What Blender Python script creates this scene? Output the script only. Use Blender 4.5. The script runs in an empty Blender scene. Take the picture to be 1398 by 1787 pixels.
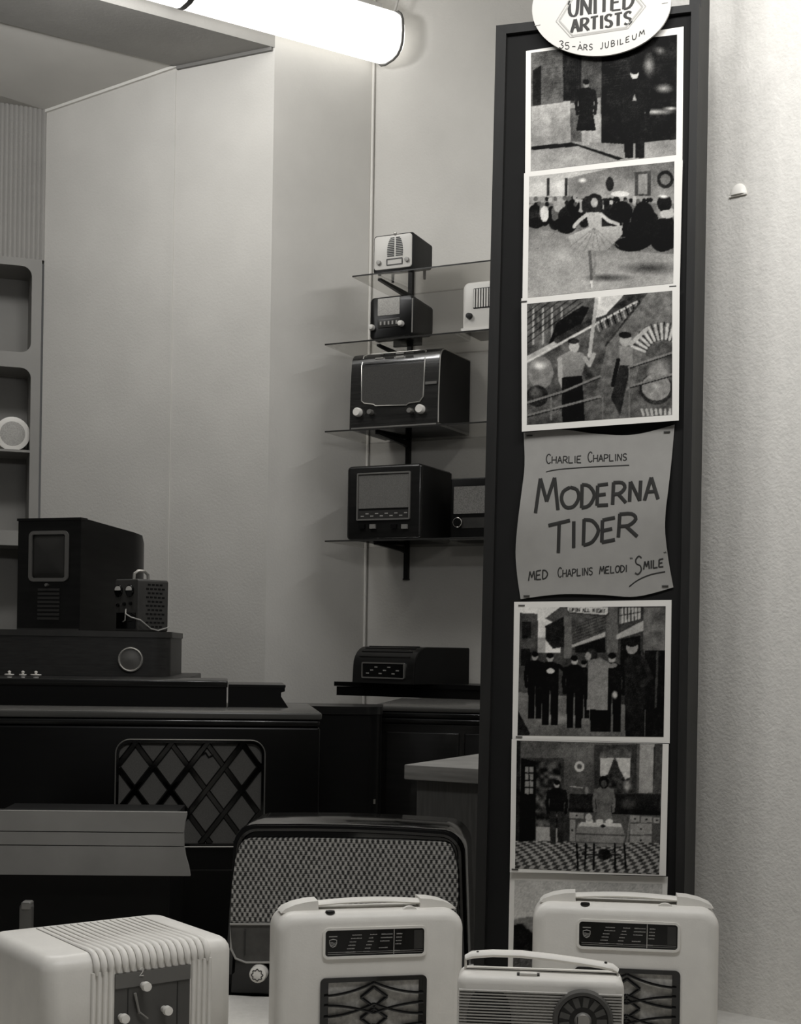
import bpy, bmesh, math, random
import numpy as np
from mathutils import Vector, Matrix
random.seed(7); np.random.seed(7)
S = bpy.context.scene
COL = S.collection
PI = math.pi
def R(a): return math.radians(a)

# ------------------------------------------------------------------ camera
FPX, PPX, PPY, ROLL, EYE = 2482.0, 699.0, 1130.0, R(0.92), 0.66     # focal length (px), principal point, roll, eye height over the display floor
cam_d = bpy.data.cameras.new('camera'); cam = bpy.data.objects.new('camera', cam_d); COL.objects.link(cam)
cam_d.sensor_fit = 'AUTO'; cam_d.sensor_width = 36.0
cam_d.lens = FPX / 1787.0 * 36.0
cam_d.shift_x = 0.0; cam_d.shift_y = (PPY - 893.5) / 1787.0
cr, sr = math.cos(ROLL), math.sin(ROLL)
cam.matrix_world = Matrix(((cr, -sr, 0, 0), (0, 0, -1, 0), (sr, cr, 0, EYE), (0, 0, 0, 1)))
cam_d.clip_start = 0.05
S.camera = cam
# ------------------------------------------------------------------ world, lights, exposure
W = bpy.data.worlds.new('night_street'); S.world = W; W.use_nodes = True
W.node_tree.nodes['Background'].inputs[0].default_value = (1.0, 0.985, 0.955, 1)
W.node_tree.nodes['Background'].inputs[1].default_value = 0.03
S.view_settings.view_transform = 'Standard'; S.view_settings.look = 'None'
S.view_settings.exposure = 0.98; S.view_settings.gamma = 1.0; S.view_settings.use_curve_mapping = False
LAMP_EMIT = 0.8
def area(name, loc, sx, sy, power, rot=(0, 0, 0)):
    l = bpy.data.lights.new(name, 'AREA'); l.shape = 'RECTANGLE'; l.size = sx; l.size_y = sy
    l.energy = power; l.color = (1, 0.995, 0.985)
    o = bpy.data.objects.new(name, l); COL.objects.link(o); o.location = loc; o.rotation_euler = rot
    return o
# fluorescent rows of the shop, hung above the frame: one over the window display, two over the sales room
for k in range(5):                                # bare tube above the window display
    l = bpy.data.lights.new('display_tube_light', 'POINT'); l.energy = 8.6; l.shadow_soft_size = 0.10; l.color = (1, 0.995, 0.985)
    o = bpy.data.objects.new('display_tube_light', l); COL.objects.link(o); o.location = (-0.42 + 0.31 * k, 1.62, 2.14)
area('room_tube_light', (1.35, 4.7, 3.52), 0.16, 1.8, 21, (0, 0, R(-20)))
for k in (-1, 0, 1):                              # bare tube under the recess, glowing all round
    l = bpy.data.lights.new('recess_tube_light', 'POINT'); l.energy = 12; l.shadow_soft_size = 0.16; l.color = (1, 0.995, 0.985)
    o = bpy.data.objects.new('recess_tube_light', l); COL.objects.link(o); o.location = (-1.45 + 0.42 * k, 5.22 + 0.24 * k, 3.26)

# ------------------------------------------------------------------ pixel rays -> places in the room (photo frame 1398 x 1787)
def ray(px, py):
    dx, dy = px - PPX, PPY - py
    return (cr * dx - sr * dy) / FPX, (sr * dx + cr * dy) / FPX
def at(px, py, Y):
    a, b = ray(px, py); return Vector((a * Y, Y, EYE + b * Y))
def on_line(px, py, p0, d):                      # vertical plane through p0 along d
    a, b = ray(px, py)
    t = (a * p0[1] - p0[0]) / (d[0] - a * d[1])
    Y = p0[1] + t * d[1]
    return Vector((p0[0] + t * d[0], Y, EYE + b * Y)), t
def on_z(px, py, z):
    a, b = ray(px, py); Y = (z - EYE) / b
    return Vector((a * Y, Y, z))

# ------------------------------------------------------------------ materials
TINT = (1.0, 0.972, 0.912)
def lin(g):
    g = g / 255.0
    return g / 12.92 if g <= 0.04045 else ((g + 0.055) / 1.055) ** 2.4
def tone(g, k=1.0):
    v = lin(g) * k
    return (v * TINT[0], v * TINT[1], v * TINT[2], 1)
MATS = {}
def mat(name, g, rough=0.5, noise=0.0, scale=12.0, bump=0.0, bscale=60.0, metal=0.0, spec=0.3, stretch=None, coat=0.0):
    if name in MATS: return MATS[name]
    m = bpy.data.materials.new(name); m.use_nodes = True; nt = m.node_tree
    b = nt.nodes['Principled BSDF']; N = nt.nodes.new; L = nt.links.new
    b.inputs['Roughness'].default_value = rough; b.inputs['Metallic'].default_value = metal
    b.inputs['Specular IOR Level'].default_value = spec
    b.inputs['Coat Weight'].default_value = coat; b.inputs['Coat Roughness'].default_value = 0.08
    b.inputs['Base Color'].default_value = tone(g)
    tc = N('ShaderNodeTexCoord'); mp = N('ShaderNodeMapping'); L(tc.outputs['Object'], mp.inputs['Vector'])
    if stretch: mp.inputs['Scale'].default_value = stretch
    if noise:
        n = N('ShaderNodeTexNoise'); n.inputs['Scale'].default_value = scale; n.inputs['Detail'].default_value = 6
        L(mp.outputs[0], n.inputs['Vector'])
        r = N('ShaderNodeValToRGB'); r.color_ramp.elements[0].position = 0.3; r.color_ramp.elements[1].position = 0.7
        r.color_ramp.elements[0].color = tone(g, 1 - noise); r.color_ramp.elements[1].color = tone(g, 1 + noise)
        L(n.outputs[0], r.inputs[0]); L(r.outputs[0], b.inputs['Base Color'])
    if bump:
        n2 = N('ShaderNodeTexNoise'); n2.inputs['Scale'].default_value = bscale; n2.inputs['Detail'].default_value = 5
        L(mp.outputs[0], n2.inputs['Vector'])
        bp = N('ShaderNodeBump'); bp.inputs['Strength'].default_value = bump; bp.inputs['Distance'].default_value = 0.01
        L(n2.outputs[0], bp.inputs['Height']); L(bp.outputs[0], b.inputs['Normal'])
    MATS[name] = m; return m
def mat_glass():
    m = bpy.data.materials.new('shelf_glass'); m.use_nodes = True; nt = m.node_tree
    nt.nodes.remove(nt.nodes['Principled BSDF'])
    t = nt.nodes.new('ShaderNodeBsdfTransparent'); t.inputs[0].default_value = (0.93, 0.925, 0.91, 1)
    g = nt.nodes.new('ShaderNodeBsdfGlossy'); g.inputs['Roughness'].default_value = 0.03; g.inputs[0].default_value = (0.8, 0.8, 0.8, 1)
    mx = nt.nodes.new('ShaderNodeMixShader'); fr = nt.nodes.new('ShaderNodeValue'); fr.outputs[0].default_value = 0.28
    L = nt.links.new; L(fr.outputs[0], mx.inputs[0]); L(t.outputs[0], mx.inputs[1]); L(g.outputs[0], mx.inputs[2])
    L(mx.outputs[0], nt.nodes['Material Output'].inputs[0]); return m
def mat_emit(name, s):
    m = bpy.data.materials.new(name); m.use_nodes = True; nt = m.node_tree
    b = nt.nodes['Principled BSDF']; b.inputs['Base Color'].default_value = (0.8, 0.79, 0.74, 1); b.inputs['Roughness'].default_value = 0.3
    b.inputs['Emission Color'].default_value = (1, 0.99, 0.965, 1); b.inputs['Emission Strength'].default_value = s
    return m
def mat_print():                                 # flat photographic print: tones stored on the sheet
    m = bpy.data.materials.new('photographic_print'); m.use_nodes = True; nt = m.node_tree
    b = nt.nodes['Principled BSDF']; a = nt.nodes.new('ShaderNodeAttribute'); a.attribute_name = 'tone'
    nt.links.new(a.outputs['Color'], b.inputs['Base Color']); b.inputs['Roughness'].default_value = 0.6
    b.inputs['Specular IOR Level'].default_value = 0.08
    return m
def mat_weave(name, g0, g1, su, sv):             # woven speaker cloth
    m = bpy.data.materials.new(name); m.use_nodes = True; nt = m.node_tree; N = nt.nodes.new; L = nt.links.new
    b = nt.nodes['Principled BSDF']; b.inputs['Roughness'].default_value = 0.85
    tc = N('ShaderNodeTexCoord'); no = N('ShaderNodeTexNoise'); no.inputs['Scale'].default_value = 120; no.inputs['Detail'].default_value = 3
    L(tc.outputs['Object'], no.inputs['Vector'])
    sp = N('ShaderNodeSeparateXYZ'); L(tc.outputs['Object'], sp.inputs[0])
    def mth(op, x, y=None):
        n = N('ShaderNodeMath'); n.operation = op
        for q, v in ((0, x), (1, y)):
            if v is None: continue
            if isinstance(v, (int, float)): n.inputs[q].default_value = v
            else: L(v, n.inputs[q])
        return n.outputs[0]
    cx_ = mth('COSINE', mth('MULTIPLY', sp.outputs[0], PI / su), None); cz_ = mth('COSINE', mth('MULTIPLY', sp.outputs[2], PI / sv), None)
    lat = mth('MULTIPLY', cx_, cz_)                  # staggered lozenges of thick yarn
    fine = mth('MULTIPLY', mth('COSINE', mth('MULTIPLY', sp.outputs[2], 2 * PI / (sv * 0.42)), None), 0.22)
    hgt = mth('ADD', mth('ADD', lat, fine), mth('MULTIPLY', mth('SUBTRACT', no.outputs[0], 0.5), 1.5))
    rp = N('ShaderNodeValToRGB'); L(mth('MULTIPLY_ADD', hgt, 0.5), rp.inputs[0])
    rp.inputs[0].links[0].from_node.inputs[2].default_value = 0.5
    rp.color_ramp.elements[0].position = 0.25; rp.color_ramp.elements[1].position = 0.85
    rp.color_ramp.elements[0].color = tone(g0); rp.color_ramp.elements[1].color = tone(g1)
    L(rp.outputs[0], b.inputs['Base Color'])
    bp = N('ShaderNodeBump'); bp.inputs['Strength'].default_value = 0.5; bp.inputs['Distance'].default_value = 0.001
    L(hgt, bp.inputs['Height']); L(bp.outputs[0], b.inputs['Normal'])
    return m

wall_m = mat('wall_paint', 198, 0.8, 0.05, 3.0, 0.12, 90)
plaster_m = mat('rough_plaster', 224, 0.9, 0.05, 60.0, 0.22, 170)
ceil_m = mat('ceiling_paint', 200, 0.9, 0.05, 3.0)
beam_m = mat('beam_paint', 150, 0.85, 0.07, 4.0, 0.1, 70)
flute_m = mat('fluted_panel', 150, 0.8, 0.05, 5)
unit_m = mat('niche_paint', 140, 0.7, 0.05, 5)
floor_m = mat('shop_linoleum', 75, 0.7, 0.1, 5)
disp_m = mat('display_cloth', 196, 0.9, 0.05, 60, 0.2, 200)
dark_wood = mat('dark_walnut', 22, 0.32, 0.35, 6, 0, stretch=(1, 1, 9), coat=0.25)
black_wood = mat('black_stain', 7, 0.35, 0.3, 6, stretch=(1, 1, 9))
mid_wood = mat('mid_walnut', 56, 0.3, 0.35, 5, stretch=(0.8, 1, 10), coat=0.7)
light_wood = mat('light_oak', 128, 0.55, 0.2, 8, stretch=(1.2, 1.2, 14))
panel_wood = mat('grey_oak_panel', 78, 0.6, 0.2, 8, stretch=(14, 14, 1.2))
bakelite = mat('dark_bakelite', 5, 0.12, coat=0.5)
side_black = mat('black_case', 6, 0.6)
cream = mat('cream_plastic', 224, 0.42, 0.03, 30, 0.03, 300)
ivory = mat('ivory_plastic', 220, 0.38, 0.04, 20, 0.03, 250)
ivory_d = mat('ivory_knob', 222, 0.3)
white_front = mat('white_enamel', 205, 0.4)
cloth_l = mat('light_speaker_cloth', 168, 0.9, 0.2, 200)
cloth_m = mat('grey_speaker_cloth', 104, 0.9, 0.2, 250)
cloth_d = mat('dark_speaker_cloth', 66, 0.9, 0.2, 250)
chrome = mat('chrome', 215, 0.22, metal=0.75)
brass = mat('brass_trim', 165, 0.3, metal=0.8)
black_metal = mat('black_metal', 16, 0.45)
dial_black = mat('dial_glass_black', 10, 0.12)
dial_grey = mat('dial_grey', 135, 0.25)
dial_dark = mat('dial_dark_grey', 52, 0.3, 0.2, 20)
ink_white = mat('white_lettering', 205, 0.6)
ink_dim = mat('dim_lettering', 150, 0.6)
ink_dark = mat('dark_ink', 46, 0.7)
ink_grey = mat('grey_ink', 172, 0.7)
paper_w = mat('white_print_paper', 228, 0.6)
paper_g = mat('grey_paper', 150, 0.75, 0.04, 40)
card_w = mat('white_card', 206, 0.6)
board_m = mat('board_cloth', 15, 0.8, 0.15, 20)
frame_m = mat('board_frame', 30, 0.6, 0.2, 10, stretch=(6, 6, 1))
grey_panel = mat('grey_lacquer', 138, 0.55, 0.12, 6)
glass_m = mat_glass()
glass_edge = mat('glass_edge', 46, 0.2)
print_m = mat_print()
weave_m = mat_weave('woven_grille_cloth', 30, 165, 0.0050, 0.0085)
screen_m = mat('tv_screen', 58, 0.12)

# ------------------------------------------------------------------ mesh helpers
class MB:
    def __init__(s): s.v = []; s.f = []
    def add(s, vs, fs):
        o = len(s.v); s.v += [tuple(v) for v in vs]; s.f += [tuple(i + o for i in f) for f in fs]; return s
    def box(s, x0, x1, y0, y1, z0, z1):
        vs = [(x, y, z) for z in (z0, z1) for y in (y0, y1) for x in (x0, x1)]
        return s.add(vs, [(0, 2, 3, 1), (4, 5, 7, 6), (0, 1, 5, 4), (2, 6, 7, 3), (0, 4, 6, 2), (1, 3, 7, 5)])
    def loft(s, rings, cap0=True, cap1=True):
        n = len(rings[0]); o = len(s.v)
        for r in rings: s.v += [tuple(p) for p in r]
        for k in range(len(rings) - 1):
            for i in range(n):
                j = (i + 1) % n
                s.f.append((o + k * n + i, o + k * n + j, o + (k + 1) * n + j, o + (k + 1) * n + i))
        if cap0: s.f.append(tuple(o + i for i in range(n))[::-1])
        if cap1: s.f.append(tuple(o + (len(rings) - 1) * n + i for i in range(n)))
        return s
    def tube(s, pts, r, n=8, rr=None, closed=False):
        pts = [Vector(p) for p in pts]; rings = []; up = None
        for i, p in enumerate(pts):
            a = pts[i - 1] if (i > 0 or closed) else pts[0]; b = pts[(i + 1) % len(pts)] if (i < len(pts) - 1 or closed) else pts[-1]
            t = (b - a).normalized()
            if up is None: up = Vector((0, 0, 1)) if abs(t.z) < 0.9 else Vector((1, 0, 0))
            x = up.cross(t)
            if x.length < 1e-6: x = Vector((1, 0, 0)).cross(t)
            x.normalize(); y = t.cross(x); up = y
            ra = rr[i] if rr else r
            rx, ry = ra if isinstance(ra, tuple) else (ra, ra)
            rings.append([p + x * rx * math.cos(2 * PI * k / n) + y * ry * math.sin(2 * PI * k / n) for k in range(n)])
        if closed: rings.append(rings[0]); return s.loft(rings, False, False)
        return s.loft(rings)
    def lathe(s, prof, axis='y', c=(0, 0, 0), n=24):   # prof: (radius, along axis)
        rings = []
        for r, h in prof:
            ring = []
            for k in range(n):
                a = 2 * PI * k / n; u, w = r * math.cos(a), r * math.sin(a)
                ring.append({'y': (c[0] + u, c[1] + h, c[2] + w), 'z': (c[0] + u, c[1] + w, c[2] + h), 'x': (c[0] + h, c[1] + u, c[2] + w)}[axis])
            rings.append(ring)
        return s.loft(rings)
    def build(s, name, m, parent=None, smooth=38):
        me = bpy.data.meshes.new(name); me.from_pydata(s.v, [], s.f)
        bm = bmesh.new(); bm.from_mesh(me)
        bmesh.ops.recalc_face_normals(bm, faces=bm.faces); bm.to_mesh(me); bm.free()
        if smooth:
            me.polygons.foreach_set('use_smooth', [True] * len(me.polygons)); me.set_sharp_from_angle(angle=R(smooth))
        me.materials.append(m)
        o = bpy.data.objects.new(name, me); COL.objects.link(o)
        if parent: o.parent = parent
        return o
def rr(w, h, r, n=6, cx=0, cz=0, y=0):           # rounded rectangle in the xz plane, centred; r one radius or (bl, br, tr, tl)
    rs = r if isinstance(r, tuple) else (r,) * 4
    out = []
    for (sx, sz, a0), q in zip(((-1, -1, 180), (1, -1, 270), (1, 1, 0), (-1, 1, 90)), rs):
        q = max(q, 1e-5)
        for k in range(n + 1):
            a = R(a0 + 90 * k / n)
            out.append((cx + sx * (w / 2 - q) + q * math.cos(a), y, cz + sz * (h / 2 - q) + q * math.sin(a)))
    return out
def rprism(w, h, r, y0, y1, cx=0, cz=0, e=0.0, eb=0.0, n=6, ne=3):   # rounded-rectangle prism with eased front (e) and back (eb) edges
    def ring(ins, y):
        rs = r if isinstance(r, tuple) else (r,) * 4
        return rr(w - 2 * ins, h - 2 * ins, tuple(max(q - ins, 1e-4) for q in rs), n, cx, cz, y)
    rings = []
    if e:
        for k in range(ne + 1):
            a = R(90 * k / ne); rings.append(ring(e * (1 - math.sin(a)), y0 + e * (1 - math.cos(a))))
    else: rings.append(ring(0, y0))
    if eb:
        for k in range(ne + 1):
            a = R(90 * (1 - k / ne)); rings.append(ring(eb * (1 - math.sin(a)), y1 - eb * (1 - math.cos(a))))
    else: rings.append(ring(0, y1))
    return MB().loft(rings)
def frame_ring(w, h, r, t, y0, y1, cx=0, cz=0, n=6):   # rectangular ring, t wide
    a, b = rr(w, h, r, n, cx, cz, y0), rr(w - 2 * t, h - 2 * t, max(r - t, 1e-4), n, cx, cz, y0)
    c, d = rr(w, h, r, n, cx, cz, y1), rr(w - 2 * t, h - 2 * t, max(r - t, 1e-4), n, cx, cz, y1)
    m = MB(); k = len(a); m.v = a + b + c + d
    for i in range(k):
        j = (i + 1) % k
        m.f += [(i, j, k + j, k + i), (2 * k + i, 3 * k + i, 3 * k + j, 2 * k + j), (i, 2 * k + i, 2 * k + j, j), (k + i, k + j, 3 * k + j, 3 * k + i)]
    return m
def eb_box(x0, x1, y0, y1, z0, z1, e=0.004):      # box with eased edges
    return rprism(x1 - x0, z1 - z0, e, y0, y1, (x0 + x1) / 2, (z0 + z1) / 2, e, e, 2, 2)
def tag(o, label, cat, group=None, kind=None):
    if label: o['label'] = label
    if cat: o['category'] = cat
    if group: o['group'] = group
    if kind: o['kind'] = kind
    return o
def struct(o): o['kind'] = 'structure'; return o
class Thing:
    """An Empty at the thing's base, front-left-bottom corner at p, front running right along yaw; px() finds front-plane spots."""
    def __init__(s, name, p, yaw, label, cat, group=None):
        s.p = Vector(p); s.yaw = yaw
        s.ax = Vector((math.cos(yaw), math.sin(yaw), 0)); s.ay = Vector((-math.sin(yaw), math.cos(yaw), 0))
        s.o = bpy.data.objects.new(name, None); s.o.empty_display_size = 0.05; COL.objects.link(s.o)
        s.o.location = p; s.o.rotation_euler = (0, 0, yaw); tag(s.o, label, cat, group)
    def px(s, px, py, y=0.0):
        q = s.p + s.ay * y
        w, t = on_line(px, py, (q.x, q.y), (s.ax.x, s.ax.y))
        return t, w.z - s.p.z
    def sx(s, px, py, x):                         # spot on the side plane at local x -> (y, z)
        q = s.p + s.ax * x
        w, t = on_line(px, py, (q.x, q.y), (s.ay.x, s.ay.y))
        return t, w.z - s.p.z
    def part(s, name, mb, m, parent=None, label=None, smooth=38):
        o = mb.build(name, m, parent or s.o, smooth)
        if label: o['label'] = label
        return o
def lerp(a, b, t): return a + (b - a) * t

# ================================================================== THE SETTING
FLOOR = -0.72
d1 = Vector((-5000, 2482, 0)).normalized()        # along the pale back walls, away to the left
d2 = Vector((3900, 2482, 0)).normalized()         # along the pier side, beam and lamp, away to the right
n1 = Vector((-d1.y, d1.x, 0)); n1 = -n1 if n1.y > 0 else n1     # faces the room
n2 = Vector((d2.y, -d2.x, 0))
CP = at(473, 500, 6.6); CP.z = 0                  # convex pier corner
CQ, tB = on_line(648, 500, (CP.x, CP.y), (d2.x, d2.y)); CQ.z = 0
ZB = EYE + 2.775                                  # underside of the beam
ZT = EYE + 3.25                                   # main ceiling
_, uA = on_line(80, 300, (CP.x, CP.y), (d1.x, d1.y))
CE = CP + d1 * uA                                 # inner corner with the fluted wall
dE = Vector((-math.cos(R(18)), -math.sin(R(18)), 0))
def wall(name, a, b, z0, z1, m, back, thick=0.12):
    """solid wall slab whose room face runs a-b; 'back' points away from the room"""
    q = [a, b, b + back * thick, a + back * thick]
    mb = MB().loft([[(p.x, p.y, z0) for p in q], [(p.x, p.y, z1) for p in q]])
    return struct(mb.build(name, m, None, 0))
struct(MB().box(-5.5, 5.5, 0.9, 9.5, FLOOR - 0.1, FLOOR).build('floor', floor_m, None, 0))
wall('wall_back_left', CP, CE, FLOOR, ZT, wall_m, -n1)
wall('wall_pier', CP - d2 * 0.0, CQ, FLOOR, ZT, wall_m, -n2, 0.10)
wall('wall_back_right', CQ, CQ - d1 * 4.2, FLOOR, ZT, wall_m, -n1)
# ceiling: main slab, lowered beam and the recess behind it
q = [Vector((-5.4, 1.0, 0)), Vector((5.4, 1.0, 0)), Vector((5.4, 9.4, 0)), Vector((-5.4, 9.4, 0))]
struct(MB().loft([[(p.x, p.y, ZT) for p in q], [(p.x, p.y, ZT + 0.15) for p in q]]).build('ceiling', ceil_m, None, 0))
_, uL1 = on_line(311, 121, (CP.x, CP.y), (d1.x, d1.y))
a, b = CP - d2 * 0.0, CP + d1 * uL1
q = [a, b, b - d2 * 4.6, a - d2 * 4.6]
struct(MB().loft([[(p.x, p.y, ZB) for p in q], [(p.x, p.y, ZT - 0.005) for p in q]]).build('ceiling_beam', beam_m, None, 0))
zr0, zr1 = ZB + 0.01, EYE + 2.69
b2 = CE + dE * 0.0
rec = [b, b2, b2 + dE * 3.0, b - d2 * 4.6]
zz = [zr0, zr1, zr1 + 0.10, zr0]
struct(MB().loft([[(p.x, p.y, z) for p, z in zip(rec, zz)], [(p.x, p.y, z + 0.08) for p, z in zip(rec, zz)]]).build('ceiling_recess', ceil_m, None, 0))
# cornice strips under the beam and the recess, rounded corner bead
def strip(name, a, b, za, zb, t, m, out):
    mb = MB(); ring = []
    for p, z in ((a, za), (b, zb)):
        ring.append([(p.x, p.y, z), (p.x + out.x * t, p.y + out.y * t, z), (p.x + out.x * t, p.y + out.y * t, z - t), (p.x, p.y, z - t)])
    return struct(mb.loft(ring).build(name, m, None, 0))
strip('trim_1', CP + d1 * 0.01, CP + d1 * uL1, ZB, ZB, 0.016, mat('trim_dark', 120, 0.7), n1)
strip('trim_2', CP + d1 * uL1, CE, zr0, zr1, 0.014, mat('trim_pale', 215, 0.6), n1)
struct(MB().tube([(CQ.x + n1.x * .012, CQ.y + n1.y * .012, FLOOR), (CQ.x + n1.x * .012, CQ.y + n1.y * .012, ZT - .01)], 0.007, 8).build('trim_3', mat('corner_bead', 215, 0.6), None, 60))

pv = CP + d1 * (uL1 + 0.01)
struct(MB().loft([[(p.x, p.y, z) for p in (pv, pv + d1 * 0.014, pv + d1 * 0.014 + n1 * 0.004, pv + n1 * 0.004)] for z in (FLOOR, ZB - 0.02)]).build('trim_4', wall_m, None, 0))
# fluted wall at the far left (corrugated board above the niche unit)
mb = MB(); nfl = 118; L = 2.7
zf0 = on_line(40, 452, (CE.x, CE.y), (dE.x, dE.y))[0].z
nE = Vector((dE.y, -dE.x, 0)); nE = -nE if nE.y > 0 else nE
lo, hi = [], []
for k in range(nfl * 4 + 1):
    t = L * k / (nfl * 4); off = 0.011 * abs(math.sin(PI * k / 4))
    p = CE + dE * t + nE * off; lo.append((p.x, p.y, zf0)); hi.append((p.x, p.y, ZT))
n = len(lo); mb.v = lo + hi; mb.f = [(i, i + 1, n + i + 1, n + i) for i in range(n - 1)]
bk = [(p.x - nE.x * .06, p.y - nE.y * .06, p.z) for p in (Vector(lo[0]), Vector(lo[-1]), Vector(hi[-1]), Vector(hi[0]))]
mb.add(bk, [(0, 1, 2, 3)])
struct(mb.build('wall_left', flute_m, None, 30))

# built-in niche unit below it
yawE = math.atan2(-dE.y, -dE.x)                   # local x runs right along the wall
pE = CE + dE * 1.5 + nE * 0.02; pE.z = FLOOR
U = Thing('niche_unit', pE, yawE, 'painted built-in niche unit with rounded openings at the left wall', 'shelving unit')
xr = 1.5 - 0.012; zt = zf0 - FLOOR
nich = []
for (px0, px1, y0, y1) in ((-60, 55, 463, 614), (-60, 52, 641, 926), (-60, 48, 952, 1180)):
    xa = U.px(px1, (y0 + y1) / 2)[0]; z1 = U.px(30, y0)[1]; z0 = U.px(30, y1)[1]
    nich.append((xa - 0.62, xa, z0, z1))
def holed(x0, x1, z0, z1, holes, y0, y1, rad):
    """front board with rounded openings: built as bands around each opening"""
    mb = MB(); zs = z0
    for (a, b, c, d) in sorted(holes, key=lambda h: h[2]):
        mb.box(x0, x1, y0, y1, zs, c); mb.box(x0, a, y0, y1, c, d); mb.box(b, x1, y0, y1, c, d)
        for (cx, cz, sx, sz) in ((a, c, 1, 1), (b, c, -1, 1), (b, d, -1, -1), (a, d, 1, -1)):
            pts = [(cx, cz)] + [(cx + sx * rad * (1 - math.sin(R(t))), cz + sz * rad * (1 - math.cos(R(t)))) for t in (0, 18, 36, 54, 72, 90)]
            mb.loft([[(x, y0, z) for x, z in pts], [(x, y1, z) for x, z in pts]])
        zs = d
    mb.box(x0, x1, y0, y1, zs, z1); return mb
U.part('face_frame', holed(0.0, xr, 0, zt, nich, 0, 0.02, 0.05), unit_m, smooth=0)
mb = MB(); mb.box(0, xr - 0.02, 0.30, 0.315, 0, zt); U.part('back_panel', mb, unit_m)
for (a, b, c, d) in nich:
    for x in (a - 0.012, b): U.part('side_panel', MB().box(x, x + 0.012, 0.02, 0.30, c, d), unit_m)
    U.part('shelf_board', MB().box(a, b, 0.02, 0.30, c - 0.016, c), unit_m); U.part('top_board', MB().box(a, b, 0.02, 0.30, d, d + 0.012), unit_m)
a, b, c, d = nich[1]; zsh = U.px(25, 784)[1]
U.part('shelf_board', MB().box(a, b, 0.004, 0.30, zsh - 0.012, zsh), unit_m)
# right-hand plaster wall beside the display
dD = Vector((math.sin(R(50)), -math.cos(R(50)), 0))
PD = on_z(1261, 1764, 0.0)
nD = Vector((-math.cos(R(50)), -math.sin(R(50)), 0))
wall('wall_right', PD - dD * 0.42, PD + dD * 2.0, FLOOR, ZT, plaster_m, -nD, 0.15)
# raised display floor of the window
pl = [(-1.5, 0.95), (1.45, 0.95), (PD.x + dD.x * 0.6, PD.y + dD.y * 0.6), (PD.x - dD.x * 0.42, PD.y - dD.y * 0.42), (0.36, 2.98), (-1.5, 2.98)]
struct(MB().loft([[(x, y, FLOOR) for x, y in pl], [(x, y, 0.0) for x, y in pl]]).build('floor_display', disp_m, None, 0))

# ---- fluorescent lamp along the beam
base = CP + n2 * 0.15
le, te = on_line(688, 70, (base.x, base.y), (d2.x, d2.y)); LZ = le.z
lb = le - d2 * 3.4
Lm = bpy.data.objects.new('fluorescent_lamp', None); COL.objects.link(Lm); Lm.location = (lb.x, lb.y, LZ)
Lm.rotation_euler = (0, 0, math.atan2(d2.y, d2.x))
tag(Lm, 'long glowing fluorescent ceiling lamp with rounded white diffuser', 'lamp')
def lprof(k=1.0, dz=0.0):                          # cross-section in local yz
    pts = []
    for a in range(0, 360, 20):
        c, s_ = math.cos(R(a)), math.sin(R(a)); r = 0.115 * k
        pts.append((r * (abs(c) ** 0.7) * (1 if c > 0 else -1), r * 0.95 * (abs(s_) ** 0.7) * (1 if s_ > 0 else -1) + dz))
    return pts
def lsec(x0, x1, round_end=False, k=1.0):
    rings = [[(x0, y, z) for y, z in lprof(k)], [(x1, y, z) for y, z in lprof(k)]]
    if round_end:
        for t in (30, 60, 80): rings.append([(x1 + 0.05 * math.sin(R(t)), y, z) for y, z in lprof(k * (0.55 + 0.45 * math.cos(R(t))))])
    return MB().loft(rings)
emit_m = mat_emit('lamp_diffuser', LAMP_EMIT)
_, tj = on_line(325, 10, (lb.x, lb.y), (d2.x, d2.y))
lsec(0, tj - 0.012).build('diffuser', emit_m, Lm, 50); lsec(tj + 0.012, 3.36, True).build('diffuser', emit_m, Lm, 50)
lsec(tj - 0.012, tj + 0.012, k=1.02).build('joint_band', black_metal, Lm, 50)
mb = MB(); ring = lprof(1.03); mb.tube([(3.375, y, z) for y, z in ring], 0.006, 6, closed=True); mb.build('end_rim', mat('lamp_rim', 90, 0.5), Lm, 50)
MB().box(0.05, 3.3, -0.05, 0.05, 0.10, 0.13).build('mounting_rail', mat('lamp_rail', 180, 0.5), Lm, 0)
MB().tube([(3.37, -0.03, 0.08), (3.40, -0.10, 0.30), (3.42, -0.16, ZT - LZ)], 0.006, 6).build('end_stay', mat('lamp_rail', 180, 0.5), Lm)
for x in (0.5, 1.7, 2.9): MB().box(x - .015, x + .015, -0.015, 0.015, 0.12, ZT - LZ).build('hanger', black_metal, Lm, 0)

# small white half dome added at the plaster wall to imitate a glass reflection
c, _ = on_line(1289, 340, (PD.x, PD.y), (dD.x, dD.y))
dm = Thing('reflection_dome', c + nD * 0.0, math.atan2(dD.y, dD.x), 'small white half dome standing in for a reflection, right of the photo board', 'reflection stand-in')
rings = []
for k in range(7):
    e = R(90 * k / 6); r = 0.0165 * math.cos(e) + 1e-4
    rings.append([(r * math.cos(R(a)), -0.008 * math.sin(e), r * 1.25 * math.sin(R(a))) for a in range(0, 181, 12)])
dm.part('dome_shell', MB().loft(rings), mat('dome_white', 250, 0.3))
dm.part('dome_base', MB().box(-0.017, 0.017, -0.004, 0.004, -0.0025, 0.0), mat('dome_white', 250, 0.3))

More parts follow.
